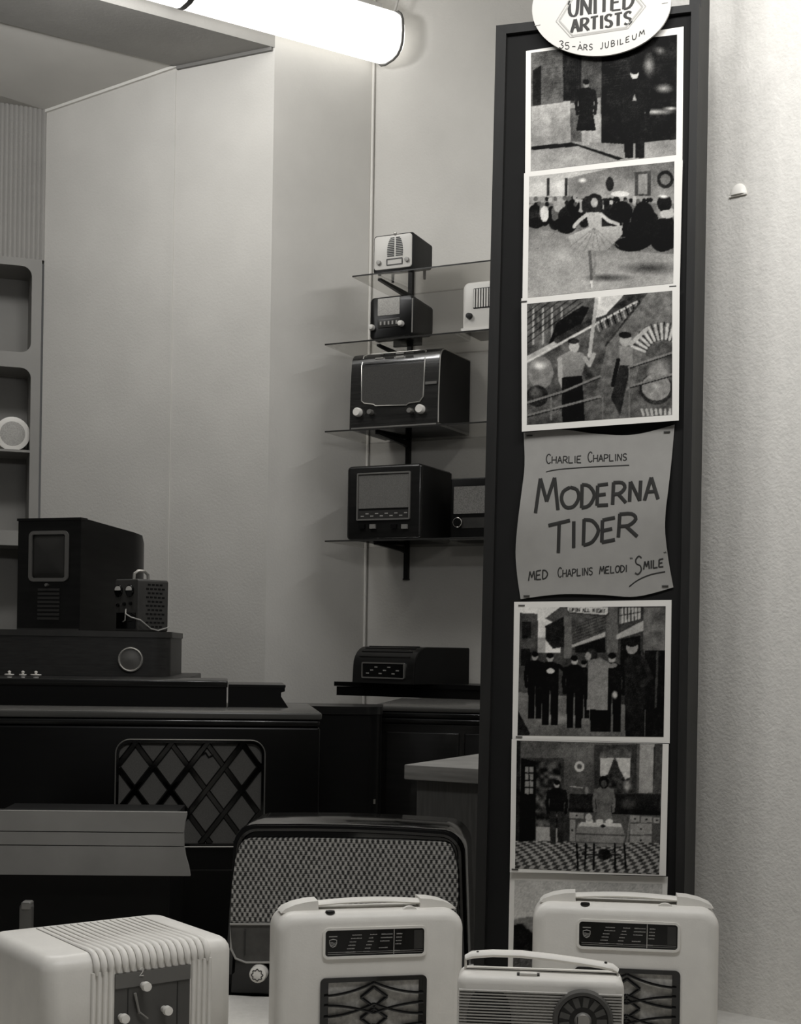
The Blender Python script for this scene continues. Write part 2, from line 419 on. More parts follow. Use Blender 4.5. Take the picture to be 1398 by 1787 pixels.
# ================================================================== GLASS SHELVES AND RADIOS ON THE BACK WALL
SD = 0.40                                          # shelf depth
cq = (CQ.x, CQ.y)
f0 = CQ + n1 * SD                                  # a point on the shelves' front line
dC = -d1                                           # to the right along the wall, coming nearer
yawC = math.atan2(dC.y, dC.x)
RAIL = on_line(716, 700, cq, (d1.x, d1.y))[0]; RAIL.z = 0
shelf_z = []
rail = bpy.data.objects.new('shelf_rail', None); COL.objects.link(rail); rail.location = (RAIL.x, RAIL.y, on_line(712, 1010, cq, (d1.x, d1.y))[0].z); rail.rotation_euler = (0, 0, yawC)
tag(rail, 'black metal wall rail with bracket arms carrying the glass shelves', 'shelf bracket')
zr_top = on_line(718, 470, cq, (d1.x, d1.y))[0].z - rail.location.z
MB().box(-0.011, 0.011, -0.022, -0.001, 0, zr_top).build('upright', black_metal, rail)
MB().box(-0.013, 0.013, -0.026, -0.001, -0.006, 0.0).build('end_cap', black_metal, rail)
names = ['topmost glass shelf, holding the small white-fronted radio', 'second glass shelf from the top, holding two small radios',
         'third glass shelf from the top, under the large radio with four knobs', 'lowest glass shelf, holding two square dark radios']
for i, (px, py) in enumerate(((615, 481), (567, 600), (567, 752), (567, 943))):
    w, t = on_line(px, py, (f0.x, f0.y), (d1.x, d1.y))
    z = w.z; shelf_z.append(z)
    fl = Vector((w.x, w.y, 0)); fr = fl + dC * 1.9
    bl = fl - n1 * (SD - 0.003); br_ = fr - n1 * (SD - 0.003)
    # trim the left end where the pier stands in its way
    da = (fl - CQ).dot(n2) - 0.004; db = (bl - CQ).dot(n2) - 0.004
    poly = [fl]
    if db < 0:
        k = da / (da - db); poly.append(fl + (bl - fl) * k)
        m_ = CQ + n1 * 0.003 + n2 * 0.004; s = (m_ - bl).dot(dC); poly.append(bl + dC * max(s, 0) + dC * 0.004)
    else: poly.append(bl)
    poly += [br_, fr]
    c0 = Vector((fl.x, fl.y, z - 0.008))
    ob = Thing('glass_shelf', c0, 0, names[i], 'shelf', 'glass shelves on the back wall')
    ob.part('glass_pane', MB().loft([[(p.x - fl.x, p.y - fl.y, 0) for p in poly], [(p.x - fl.x, p.y - fl.y, 0.008) for p in poly]]), glass_m, smooth=0)
    e = [(Vector((0, 0, 0)), dC * 1.9)]
    aa, bb = Vector((0, 0, 0)) + n1 * 0.0012, dC * 1.9 + n1 * 0.0012
    ob.part('polished_edge', MB().loft([[(aa.x, aa.y, 0.001), (aa.x - n1.x * .001, aa.y - n1.y * .001, 0.001), (aa.x - n1.x * .001, aa.y - n1.y * .001, 0.007), (aa.x, aa.y, 0.007)],
                                       [(bb.x, bb.y, 0.001), (bb.x - n1.x * .001, bb.y - n1.y * .001, 0.001), (bb.x - n1.x * .001, bb.y - n1.y * .001, 0.007), (bb.x, bb.y, 0.007)]]), glass_edge, smooth=0)
    za = -0.0005; arm = Vector((RAIL.x - fl.x, RAIL.y - fl.y, 0))
    prof = [(-0.024, za), (-(SD - 0.06), za), (-(SD - 0.06), za - 0.010), (-0.06, za - 0.024), (-0.024, za - 0.03)]
    ob.part('bracket_arm', MB().loft([[tuple(arm + dC * x + n1 * -y + Vector((0, 0, zq))) for y, zq in prof] for x in (-0.008, 0.008)]), black_metal, smooth=0)

def shelf_thing(name, px_l, px_r, py_ref, z, inset, label, cat, group, yaw=yawC, near_right=True):
    p0 = f0 - n1 * inset
    if near_right:
        w, _ = on_line(px_r, py_ref, (p0.x, p0.y), (d1.x, d1.y))
        ax = (math.cos(yaw), math.sin(yaw))
        _, t = on_line(px_l, py_ref, (w.x, w.y), (-ax[0], -ax[1]))
        o = Vector((w.x - ax[0] * t, w.y - ax[1] * t, z)); wid = t
    return Thing(name, o, yaw, label, cat, group), wid
G = 'old radio sets shown on the back wall'
def depth_to(T, w, px, py): return T.sx(px, py, w)[0]

def tapered(w, h, r, y0, y1, z0, up, down):       # case that narrows towards its back
    f = [rr(w - .012, h - .012, r, 6, w / 2, z0 + h / 2, y0), rr(w, h, r, 6, w / 2, z0 + h / 2, y0 + 0.006)]
    hb = h - up - down
    return MB().loft(f + [rr(w, h - (up + down) * .93, r, 6, w / 2, z0 + up * .93 + (h - (up + down) * .93) / 2, y0 + (y1 - y0) * .93), rr(w - .02, hb - .02, r, 6, w / 2, z0 + up + hb / 2, y1)])
# R1: small set with white front and leaf-shaped grille
T, w = shelf_thing('table_radio', 651, 721, 440, shelf_z[0], 0.02, 'small white-fronted radio with leaf-shaped slotted grille on the topmost shelf', 'radio', G)
h = T.px(721, 402.5)[1]; d = min(depth_to(T, w, 757, 420), SD - 0.06)
T.part('case', tapered(w, h - 0.004, 0.014, 0.004, d, 0.002, 0.05, 0.01), side_black)
T.part('front_panel', rprism(w * 0.93, h * 0.86, 0.014, -0.002, 0.008, w / 2, h / 2 + 0.004, 0.003), white_front)
cx, cz = T.px(690, 432); 
for sd in (-1, 1):
    for k in range(11):
        zz_ = T.px(690, 446 - 3.1 * k)[1]; ww = 0.036 * math.sqrt(max(0.05, 1 - ((k - 2.5) / 9.0) ** 2)) 
        T.part('grille_slot', MB().box(cx + (0.004 if sd > 0 else -0.004 - ww), cx + (0.004 + ww if sd > 0 else -0.004), -0.0035, -0.001, zz_ - 0.0026, zz_ + 0.0022), black_metal)
T.part('crest', MB().lathe([(0.001, -0.008), (0.007, -0.006), (0.008, -0.001)], 'y', (cx, 0, T.px(690, 408)[1]), 12), brass)
a0, a1 = T.px(675, 464), T.px(703, 449)
T.part('dial_frame', frame_ring(a1[0] - a0[0], a1[1] - a0[1], 0.003, 0.004, -0.005, -0.001, (a0[0] + a1[0]) / 2, (a0[1] + a1[1]) / 2), dial_dark)
for px, py in ((662, 459), (711, 453)):
    x, z = T.px(px, py); T.part('knob', MB().lathe([(0.001, -0.014), (0.010, -0.013), (0.011, -0.002)], 'y', (x, 0, z), 14), mat('knob_grey', 150, 0.4))
for x in (0.02, w - 0.02):
    T.part('foot', MB().lathe([(0.008, 0), (0.009, 0.012)], 'z', (x, 0.03, 0), 10), black_metal)
    T.part('foot', MB().lathe([(0.006, 0), (0.008, 0.055)], 'z', (x, d - 0.05, 0), 10), black_metal)

# R2: dark set with pale cloth window and two white knobs
T, w = shelf_thing('table_radio', 645.5, 721, 555, shelf_z[1], 0.02, 'small dark radio with pale cloth window and two white knobs on the second shelf', 'radio', G)
h = T.px(721, 512.5)[1]; d = min(depth_to(T, w, 758, 540), SD - 0.06)
T.part('case', tapered(w, h - 0.004, 0.022, 0.0, d, 0.004, 0.04, 0.012), mat('black_gloss', 7, 0.35))
a0, a1 = T.px(659.5, 552), T.px(698, 518)
T.part('speaker_cloth', rprism(a1[0] - a0[0], a1[1] - a0[1], 0.003, -0.003, 0.004, (a0[0] + a1[0]) / 2, (a0[1] + a1[1]) / 2, 0.001), cloth_l)
b0, b1 = T.px(659.5, 573), T.px(698, 554)
dl = T.part('dial', rprism(b1[0] - b0[0], b1[1] - b0[1], 0.003, -0.003, 0.004, (b0[0] + b1[0]) / 2, (b0[1] + b1[1]) / 2, 0.001), dial_dark)
for k in range(5):
    x = lerp(b0[0], b1[0], 0.14 + 0.18 * k); T.part('station_mark', MB().box(x - .004, x + .004, -0.0042, -0.0028, b0[1] + .012, b0[1] + .028), ink_dim, dl)
x = w - 0.012; T.part('corner_highlight_strip', MB().tube([(w - 0.004, -0.001, 0.02), (w - 0.004, -0.001, h - 0.02)], 0.003, 8), brass)  # pale strip imitates the highlight along the case edge
for px, py in ((650, 572), (701, 565)):
    x, z = T.px(px, py); T.part('knob', MB().lathe([(0.001, -0.024), (0.011, -0.022), (0.0135, -0.012), (0.0135, 0)], 'y', (x, 0, z), 16), white_front, label='white knob')
T.part('wooden_foot', MB().box(0.02, w - 0.02, 0.02, 0.05, 0, 0.010), black_wood)
T.part('wooden_foot', MB().box(0.04, w - 0.04, d - 0.06, d - 0.04, 0, 0.045), black_wood)

# R3: white set half hidden behind the board
T, w = shelf_thing('table_radio', 807, 905, 540, shelf_z[1], 0.03, 'white radio with dark barred grille on the second shelf, half hidden by the board', 'radio', G)
h = T.px(815, 493)[1]; d = 0.2
T.part('case', rprism(w, h, (0.012, 0.012, 0.03, 0.03), 0.0, d, w / 2, h / 2, 0.012, 0.012), white_front)
T.part('plinth_lip', rprism(w + 0.006, 0.012, 0.004, -0.006, d, w / 2, 0.012), white_front)
a0, a1 = T.px(826, 539), T.px(900, 496)
gr = T.part('grille_opening', rprism(a1[0] - a0[0], a1[1] - a0[1], 0.004, -0.002, 0.004, (a0[0] + a1[0]) / 2, (a0[1] + a1[1]) / 2), black_metal)
nb = 16
for k in range(nb):
    x = lerp(a0[0], a1[0], (k + 0.5) / nb); T.part('grille_bar', MB().box(x - .0032, x + .0032, -0.006, -0.001, a0[1] + .004, a1[1] - .004), white_front, gr)
x, z = T.px(820, 552); T.part('knob', MB().lathe([(0.001, -0.02), (0.012, -0.019), (0.0145, -0.002)], 'y', (x, 0, z), 16), black_metal, label='black knob')

# R4: the large set with four knobs
T, w = shelf_thing('table_radio', 611, 764, 690, shelf_z[2], 0.015, 'large glossy wooden radio with four knobs and wide cloth grille on the third shelf', 'radio', G)
h = T.px(764, 603)[1]; d = min(depth_to(T, w, 823, 670), SD - 0.05)
def leaning(w, h, y0, y1, r, lean, e):             # body whose front leans back to a rounded top
    rings = []
    N_ = 14
    side = [(0, 0.0)] + [(lean * (t ** 2.6), h * 0.86 * t) for t in (0.25, 0.5, 0.7, 0.85, 1.0)]
    prof = [(y0, 0.0)] + [(y0 + lean * (t ** 2.2), (h - r) * t) for t in (0.3, 0.6, 0.85, 1.0)]
    yl = prof[-1][0]
    prof += [(yl + r * (1 - math.cos(R(a))), h - r + r * math.sin(R(a))) for a in (20, 40, 60, 80, 90)] + [(y1 - 0.01, h), (y1, h - 0.01), (y1, 0.0)]
    return MB().loft([[(x, y, z) for y, z in prof] for x in (0.0, w)]), prof
body, prof = leaning(w, h, 0.0, d, 0.052, 0.012, 0.01)
T.part('case', body, mat('black_walnut', 36, 0.22, 0.45, 5, stretch=(0.6, 1, 16), coat=0.6))
T.part('side_trim', MB().tube([(w + 0.001, y, z) for y, z in [(0.006, 0.012)] + [(a + 0.004, b - 0.004) for a, b in prof[1:-2]]] , 0.0035, 6), brass, label='brass edging of the dark side')
rec = [(y + 0.008, z - 0.008) for y, z in prof[1:-2]] + [(d - 0.004, h - 0.012), (d - 0.004, 0.012), (0.01, 0.012)]
T.part('side_panel', MB().loft([[(w + 0.0005, y, z) for y, z in rec], [(w + 0.0025, y, z) for y, z in rec]]), side_black)
out = [(631.5, 700), (636, 704), (652, 706), (656, 708.5), (710, 707.5), (714, 704), (733, 701), (739, 692), (741, 640), (742, 633), (636, 641), (632, 645)]
outer = out[:8] + [(742, 630), (744, 612), (740, 606), (730, 605), (660, 610), (645, 613), (636, 622), (632, 640)]
pts = [T.px(a, b) for a, b in out]
def yfront(z):
    for (ya_, za_), (yb_, zb_) in zip(prof, prof[1:10]):
        if za_ <= z <= zb_ and zb_ > za_: return lerp(ya_, yb_, (z - za_) / (zb_ - za_))
    return 0.03
def hug(lst, off):                                 # spots on the curved front
    o_ = []
    for q_, r_ in lst:
        y = 0.0
        for _ in range(3): x, z = T.px(q_, r_, y); z = min(z, h - 0.004); y = yfront(z)
        o_.append((x, y + off, z))
    return o_
cp = hug(out, -0.002)
cl = T.part('speaker_cloth', MB().loft([cp, [(x, y + 0.03, z) for x, y, z in cp]]), cloth_d)
T.part('cloth_piping', MB().tube(hug(outer, -0.003), 0.003, 6, closed=True), brass, cl)
dpts = hug(((637, 637), (741, 629), (741, 610), (729, 608), (660, 613), (647, 616), (639, 624)), -0.0015)
dl = T.part('dial_glass', MB().loft([dpts, [(x, y + 0.03, z) for x, y, z in dpts]]), dial_black)
for k, (q0_, q1_) in enumerate(((655, 669), (672, 688), (691, 705), (708, 722))):
    za_, zb_ = T.px(q0_, 626 - k)[1], T.px(q0_, 615 - k)[1]; sp_ = hug(((q0_, 627 - k), (q1_, 626 - k), (q1_, 617 - k), (q0_, 618 - k)), -0.003); T.part('station_panel', MB().loft([sp_, [(x, y + 0.004, z) for x, y, z in sp_]]), [dial_grey, dial_dark][k % 2], dl)
T.part('metal_strip', MB().box(w * 0.86, w * 0.985, -0.002, 0.02, T.px(750, 668)[1] - .006, T.px(750, 668)[1] + .006), mat('aluminium_strip', 120, 0.35, metal=0.6))
for px, py, r, m_ in ((626, 720, 0.0205, ivory_d), (648, 720, 0.013, brass), (717.5, 717.5, 0.013, brass), (735, 714.5, 0.0205, ivory_d)):
    x, z = T.px(px, py); T.part('knob', MB().lathe([(0.001, -0.026), (r * .8, -0.026), (r, -0.02), (r, 0.006)], 'y', (x, 0, z), 20), m_)
T.part('plinth', MB().box(0.01, w - 0.005, -0.004, d - 0.02, 0, 0.008), brass, label='pale base strip')

# R5: square dark set with big cloth field
T, w = shelf_thing('table_radio', 605, 735, 880, shelf_z[3], 0.015, 'square dark radio with pale inner frame and long dial on the lowest shelf', 'radio', G)
h = T.px(735, 808)[1]; d = min(depth_to(T, w, 788.5, 870), SD - 0.05)
T.part('case', rprism(w, h, 0.02, 0.0, d, w / 2, h / 2, 0.012, 0.01), dark_wood)
T.part('side_panel', eb_box(w - 0.001, w + 0.002, 0.014, d - 0.01, 0.01, h - 0.01, 0.0008), side_black)
a0, a1 = T.px(623, 909), T.px(717.5, 822)
T.part('inner_frame', frame_ring(a1[0] - a0[0], a1[1] - a0[1], 0.006, 0.007, -0.008, 0.002, (a0[0] + a1[0]) / 2, (a0[1] + a1[1]) / 2), brass)
c0, c1 = T.px(626, 888), T.px(714.5, 826)
T.part('speaker_cloth', MB().box(c0[0], c1[0], -0.003, 0.004, c0[1], c1[1]), cloth_m)
c0, c1 = T.px(626, 906), T.px(714.5, 889)
dl = T.part('dial', MB().box(c0[0], c1[0], -0.004, 0.004, c0[1], c1[1]), dial_dark)
for k in range(10):
    x = lerp(c0[0], c1[0], 0.05 + 0.095 * k); T.part('station_mark', MB().box(x, x + 0.016, -0.0052, -0.003, lerp(c0[1], c1[1], 0.25 + 0.3 * (k % 2)), lerp(c0[1], c1[1], 0.38 + 0.3 * (k % 2))), ink_dim, dl)
for k in range(5):
    if k == 2: continue
    x, z = T.px(633 + 18.5 * k, 919); T.part('push_key', MB().box(x - 0.014, x + 0.014, -0.012, 0.004, z - 0.010, z + 0.010), [bakelite, mat('pale_key', 120, 0.4), 0, bakelite, mat('pale_key', 120, 0.4)][k])
T.part('base_strip', MB().box(0.02, w - 0.02, 0.01, d - 0.02, 0, 0.006), black_wood)

# R6: neighbour with speckled cloth and round knob
T, w = shelf_thing('table_radio', 786, 905, 890, shelf_z[3], 0.16, 'dark radio with speckled pale cloth on the lowest shelf, half hidden by the board', 'radio', G)
h = T.px(795, 835)[1]; d = 0.18
T.part('case', rprism(w, h, 0.008, 0.0, d, w / 2, h / 2, 0.004, 0.006), black_wood)
a0, a1 = T.px(792, 897), T.px(899, 845.5)
T.part('speaker_cloth', MB().box(a0[0], a1[0], -0.003, 0.004, a0[1], a1[1]), mat('speckled_cloth', 112, 0.9, 0.35, 220))
a0, a1 = T.px(806, 922), T.px(899, 901)
T.part('dial', MB().box(a0[0], a1[0], -0.003, 0.004, a0[1], a1[1]), dial_dark)
x, z = T.px(800, 912); T.part('knob', MB().lathe([(0.001, -0.022), (0.018, -0.02), (0.021, -0.003)], 'y', (x, 0, z), 18), bakelite)
T.part('knob_ring', MB().tube([(x + 0.021 * math.cos(R(a)), -0.012, z + 0.021 * math.sin(R(a))) for a in range(0, 360, 20)], 0.0018, 6, closed=True), chrome)
T.part('base_strip', MB().box(0.0, w, -0.006, d, 0, 0.014), mid_wood)

# ================================================================== CONSOLES, TELEVISION AND COUNTERS OF THE SALES ROOM
def spot(name, px_l, px_r, py, Y, z, yaw, label, cat, group=None, anchor='l'):
    """front edge from pixel column px_l to px_r; Y = distance of the anchored end"""
    ax = (math.cos(yaw), math.sin(yaw))
    if anchor == 'l':
        p = at(px_l, py, Y); _, w = on_line(px_r, py, (p.x, p.y), ax)
    else:
        e = at(px_r, py, Y); _, t = on_line(px_l, py, (e.x, e.y), ax); w = -t
        p = Vector((e.x + ax[0] * t, e.y + ax[1] * t, 0))
    return Thing(name, (p.x, p.y, z), yaw, label, cat, group), w
# low counter along the back wall (right)
zc = EYE - 0.222
T, w = spot('low_counter', 646, 905, 1260, 5.35, FLOOR, R(-8), 'long dark wooden counter with moulded edge under the glass shelves', 'counter', anchor='r')
h = zc - FLOOR
T.part('body', MB().box(0.03, w, 0.03, 0.80, 0, h - 0.07), dark_wood)
T.part('worktop', eb_box(0, w, 0.0, 0.82, h - 0.022, h, 0.006), mat('polished_lid', 86, 0.25))
T.part('edge_moulding', eb_box(0.012, w, 0.010, 0.80, h - 0.045, h - 0.024, 0.005), dark_wood)
T.part('edge_moulding', eb_box(0.022, w, 0.018, 0.80, h - 0.068, h - 0.047, 0.005), dark_wood)
for x0 in (0.06, 0.36): T.part('door', eb_box(x0, x0 + 0.28, 0.018, 0.032, 0.12, h - 0.10, 0.004), dark_wood)
T.part('plinth', MB().box(0.05, w, 0.06, 0.78, 0, 0.08), black_wood)
# thick board on the counter, radio R7 on it
zs0 = zc; zs1 = EYE - 0.160
p0 = CQ + n1 * 0.40
wl, _ = on_line(584, 1205, (p0.x, p0.y), (d1.x, d1.y))
T = Thing('dark_slab', (wl.x, wl.y, zs0), yawC, 'thick dark board lying on the counter under the low rounded radio', 'board')
_, w = on_line(900, 1205, (wl.x, wl.y), (dC.x, dC.y)); 
T.part('slab_board', MB().loft([[(0.01, 0, 0), (w, 0, 0), (w, 0.2, 0), (0.16, 0.2, 0)], [(0.01, 0, 0.040), (w, 0, 0.040), (w, 0.2, 0.040), (0.16, 0.2, 0.040)]]), black_wood, smooth=0)
T.part('top_edge', MB().loft([[(0, -0.006, 0.042), (w, -0.006, 0.042), (w, 0.32, 0.042), (0.21, 0.32, 0.042)], [(0, -0.006, zs1 - zs0), (w, -0.006, zs1 - zs0), (w, 0.32, zs1 - zs0), (0.21, 0.32, zs1 - zs0)]]), black_wood, smooth=0)
slabT = T
q0 = at(722, 1180, 6.17)
T, w = spot('table_radio', 615, 721, 1185, 6.17, zs1, R(-40), 'low dark radio with rounded top and wide dial on the thick board', 'radio', G, 'r')
h = T.px(721, 1129)[1]; d = min(T.sx(826, 1160, w)[0], 0.40)
prof = [(0, 0)] + [(0.004, h * 0.45)] + [(0.004 + 0.085 * (1 - math.cos(R(a))), h * 0.45 + h * 0.55 * math.sin(R(a))) for a in (15, 30, 45, 60, 75, 90)] + [(d - .006, h), (d, h - .006), (d, 0)]
T.part('case', MB().loft([[(x, y, z) for y, z in prof] for x in (0, 0.02, w - 0.02, w)]), dark_wood)
T.part('side_panel', MB().loft([[(x, y * 0.97 + 0.006, z * 0.96 + 0.003) for y, z in prof] for x in (w, w + 0.002)]), side_black)
a0, a1 = T.px(632, 1183), T.px(707, 1157)
T.part('dial_frame', frame_ring(a1[0] - a0[0], a1[1] - a0[1], 0.008, 0.006, -0.006, 0.004, (a0[0] + a1[0]) / 2, (a0[1] + a1[1]) / 2), brass)
dl = T.part('dial', MB().box(a0[0] + .005, a1[0] - .005, -0.002, 0.004, a0[1] + .005, a1[1] - .005), dial_black)
for k in range(8): T.part('station_mark', MB().box(lerp(a0[0], a1[0], .1 + .1 * k), lerp(a0[0], a1[0], .17 + .1 * k), -0.0032, -0.001, a0[1] + .02 + .014 * (k % 3), a0[1] + .025 + .014 * (k % 3)), ink_dim, dl)
for k in range(4):
    aa = R(30 + 18 * k); y, z = 0.004 + 0.087 * (1 - math.cos(aa)) - 0.002, h * 0.45 + h * 0.555 * math.sin(aa)
    T.part('top_rib', MB().tube([(0.03, y, z), (w - 0.03, y, z)], 0.003, 6), dark_wood)
# pale counter end behind the photo board
T, w = spot('sales_counter', 727, 900, 1420, 3.55, FLOOR, R(-27), 'oak-topped counter with grey side panel, partly behind the photo board', 'counter')
zt = T.px(727, 1337)[1]
T.part('side_panel', MB().box(0, w, 0, 0.5, 0, zt - 0.03), panel_wood, smooth=0)
T.part('plinth', MB().box(0.02, w, -0.004, 0.5, 0, 0.08), black_wood, smooth=0)
T.part('oak_top', eb_box(-0.022, w + 0.02, -0.03, 0.55, zt - 0.032, zt + 0.005, 0.003), light_wood)

# radiogram with lattice loudspeaker front
T, w = spot('radiogram', -45, 560, 1243, 4.35, FLOOR, R(7), 'wide dark radiogram with diamond lattice loudspeaker front', 'radiogram', None, 'r')
h = T.px(300, 1241.5)[1]; rgT, rgw, rgh = T, w, h
T.part('cabinet', eb_box(0, w, 0.02, 0.68, 0.10, h - 0.045, 0.008), black_wood)
T.part('lid', eb_box(-0.01, w + 0.004, 0.0, 0.70, h - 0.022, h, 0.006), mat('polished_lid', 86, 0.25, 0.2, 6, spec=0.5, stretch=(1, 9, 1), coat=1.0))
T.part('lid_moulding', eb_box(0.0, w - 0.002, 0.010, 0.69, h - 0.044, h - 0.024, 0.006), dark_wood)
for x in (0.06, w - 0.12):
    for y in (0.06, 0.58): T.part('leg', eb_box(x, x + 0.05, y, y + 0.05, 0, 0.10, 0.004), black_wood)
a0, a1 = T.px(205, 1472, 0.02), T.px(458, 1296, 0.02)
gx, gz, gw, gh = (a0[0] + a1[0]) / 2, (a0[1] + a1[1]) / 2, a1[0] - a0[0], a1[1] - a0[1]
gf = T.part('grille_frame', frame_ring(gw + 0.02, gh + 0.02, 0.045, 0.012, 0.000, 0.03, gx, gz, 8), bakelite)
T.part('frame_bead', MB().tube([(x, 0.0005, z) for x, _, z in rr(gw + 0.016, gh + 0.016, 0.043, 8, gx, gz)], 0.0022, 6, closed=True), brass, gf)
cl = T.part('speaker_cloth', rprism(gw, gh, 0.035, 0.014, 0.03, gx, gz), mat('lattice_cloth', 102, 0.9, 0.12, 300))
def clip(p, q, x0, x1, z0, z1):
    t0, t1 = 0.0, 1.0
    for a, da, lo_, hi_ in ((p[0], q[0] - p[0], x0, x1), (p[1], q[1] - p[1], z0, z1)):
        if abs(da) < 1e-9: continue
        u, v = sorted(((lo_ - a) / da, (hi_ - a) / da)); t0, t1 = max(t0, u), min(t1, v)
    return None if t0 >= t1 else ((p[0] + t0 * (q[0] - p[0]), p[1] + t0 * (q[1] - p[1])), (p[0] + t1 * (q[0] - p[0]), p[1] + t1 * (q[1] - p[1])))
k1 = T.px(267, 1338, .01); k2 = T.px(329.5, 1338, .01); k3 = T.px(298, 1379, .01)
sx_, sz_ = k2[0] - k1[0], 2 * abs(k3[1] - k1[1]); sl = sz_ / sx_
for sgn in (-1, 1):
    for i in range(-9, 10):
        c = (k1[0] + i * sx_, k1[1]); p, q_ = (c[0] - 1, c[1] - sgn * sl), (c[0] + 1, c[1] + sgn * sl)
        r_ = clip(p, q_, gx - gw / 2, gx + gw / 2, gz - gh / 2, gz + gh / 2)
        if not r_: continue
        (xa, za), (xb, zb) = r_
        if math.hypot(xb - xa, zb - za) < 0.03: continue
        v = Vector((xb - xa, 0, zb - za)).normalized(); nn = Vector((-v.z, 0, v.x)) * 0.0098
        yo = 0.006 if sgn > 0 else 0.0085
        ring = lambda x, z: [(x - nn.x, yo + .006, z - nn.z), (x - nn.x * .6, yo, z - nn.z * .6), (x + nn.x * .6, yo, z + nn.z * .6), (x + nn.x, yo + .006, z + nn.z)]
        T.part('lattice_bar', MB().loft([ring(xa, za), ring(xb, zb)]), bakelite, cl)
x, z = T.px(362, 1318, .01)
T.part('maker_crest', MB().tube([(x - .02, .011, z), (x - .005, .011, z + .008), (x + .004, .011, z - .006), (x + .02, .011, z + .003)], 0.003, 6), bakelite, cl)
z = T.px(430, 1520)[1]
T.part('front_bead', MB().box(0.05, w - 0.05, 0.016, 0.024, z - 0.003, z + 0.003), dark_wood)
T.part('front_bead', MB().box(0.05, w - 0.05, 0.016, 0.024, T.px(430, 1469)[1] - 0.002, T.px(430, 1469)[1] + 0.002), dark_wood)
# two flat decks lying on the radiogram
ztop = FLOOR + rgh
T, w = spot('record_deck', -60, 397, 1222, 4.62, ztop, R(7), 'long flat dark deck on the radiogram below the television', 'record player', None, 'r')
h = T.px(300, 1187)[1]
T.part('deck_box', MB().box(0.0, w - 0.003, 0.01, 0.36, 0.0, h - 0.022), black_wood)
T.part('deck_top', eb_box(-0.01, w, 0.0, 0.38, h - 0.022, h, 0.004), dark_wood)
for px in (118, 140, 322, 345): 
    x, z = T.px(px, 1209); T.part('front_divider', MB().box(x - .003, x + .003, 0.012, 0.022, 0.004, h - 0.024), dark_wood)
deck_z = ztop + h; deckT = T
T, w = spot('folded_lid', 398.3, 497, 1222, 4.66, ztop, R(7), 'short dark tray with notched end beside the long deck', 'tray')
h = T.px(450, 1196)[1]
pr = [(0, 0), (w + 0.012, 0), (w - 0.012, h * 0.5), (w - 0.012, h * 0.68), (w, h * 0.74), (w, h), (0, h)]
T.part('tray_body', MB().loft([[(x, y, z) for x, z in pr] for y in (0, 0.3)]), black_wood, smooth=0)
T.part('tray_rim', MB().box(0.001, w + 0.002, -0.003, 0.303, h - 0.006, h + 0.002), dark_wood, smooth=0)
# second radiogram with rounded corner, behind to the right
T, w = spot('side_cabinet', 470, 667, 1260, 5.10, FLOOR, R(0), 'dark cabinet with rounded corner between radiogram and counter', 'cabinet', None, 'r')
h = T.px(600, 1233)[1]
def plan_box(w, d, r, z0, z1, x0=0, y0=0):
    pts = [(x0, y0), (x0 + w - r, y0)] + [(x0 + w - r + r * math.sin(R(a)), y0 + r - r * math.cos(R(a))) for a in (15, 30, 45, 60, 75, 90)] + [(x0 + w, y0 + d), (x0, y0 + d)]
    return MB().loft([[(x, y, z0) for x, y in pts], [(x, y, z1) for x, y in pts]])
T.part('cabinet_body', plan_box(w - 0.004, 0.24, 0.05, 0, h - 0.03, 0, 0.012), black_wood)
T.part('cabinet_top', plan_box(w, 0.26, 0.06, h - 0.028, h), dark_wood)
T.part('foot_glide', MB().box(w - 0.035, w - 0.02, 0.02, 0.06, T.px(655, 1404)[1], T.px(655, 1396)[1]), brass)

# sideboard behind the radiogram carrying loudspeaker cabinet, television and meter box
zsb = EYE - 0.122
T, w = spot('sideboard', -60, 330, 1200, 5.22, FLOOR, R(5), 'plain black sideboard hidden behind the decks, carrying the loudspeaker cabinet', 'sideboard', None, 'r')
T.part('carcass', MB().box(0.02, w - 0.02, 0.02, 0.80, 0, zsb - FLOOR - 0.025), black_wood, smooth=0)
T.part('top_board', eb_box(0, w, 0, 0.82, zsb - FLOOR - 0.025, zsb - FLOOR, 0.004), black_wood)
T, w = spot('loudspeaker_cabinet', -55, 298, 1150, 5.30, zsb, R(5), 'grey rounded loudspeaker cabinet with round chrome-ringed speaker under the television', 'loudspeaker', None, 'r')
h = T.px(250, 1102)[1]; lcT, lcw, lch = T, w, h
T.part('cabinet_body', plan_box(w - 0.004, 0.66, 0.07, 0, h - 0.022, 0, 0.004), mat('grey_walnut', 46, 0.45, 0.25, 8, stretch=(2, 2, 14)))
T.part('top_board', plan_box(w, 0.67, 0.075, h - 0.022, h), mat('grey_top', 58, 0.4, 0.2, 8))
x, z = T.px(228, 1151)
r0 = abs(T.px(248, 1151)[0] - x)
sp = T.part('speaker_ring', MB().tube([(x + r0 * math.cos(R(a)), -0.008, z + r0 * math.sin(R(a))) for a in range(0, 360, 12)], 0.0045, 8, closed=True), chrome, label='chrome ring')
T.part('speaker_cone', MB().lathe([(0.004, -0.014), (r0 * 0.6, -0.010), (r0 * 0.96, -0.006), (r0 * 0.96, 0.006)], 'y', (x, 0, z), 28), mat('cone_grey', 105, 0.5))
zt2 = zsb + lch
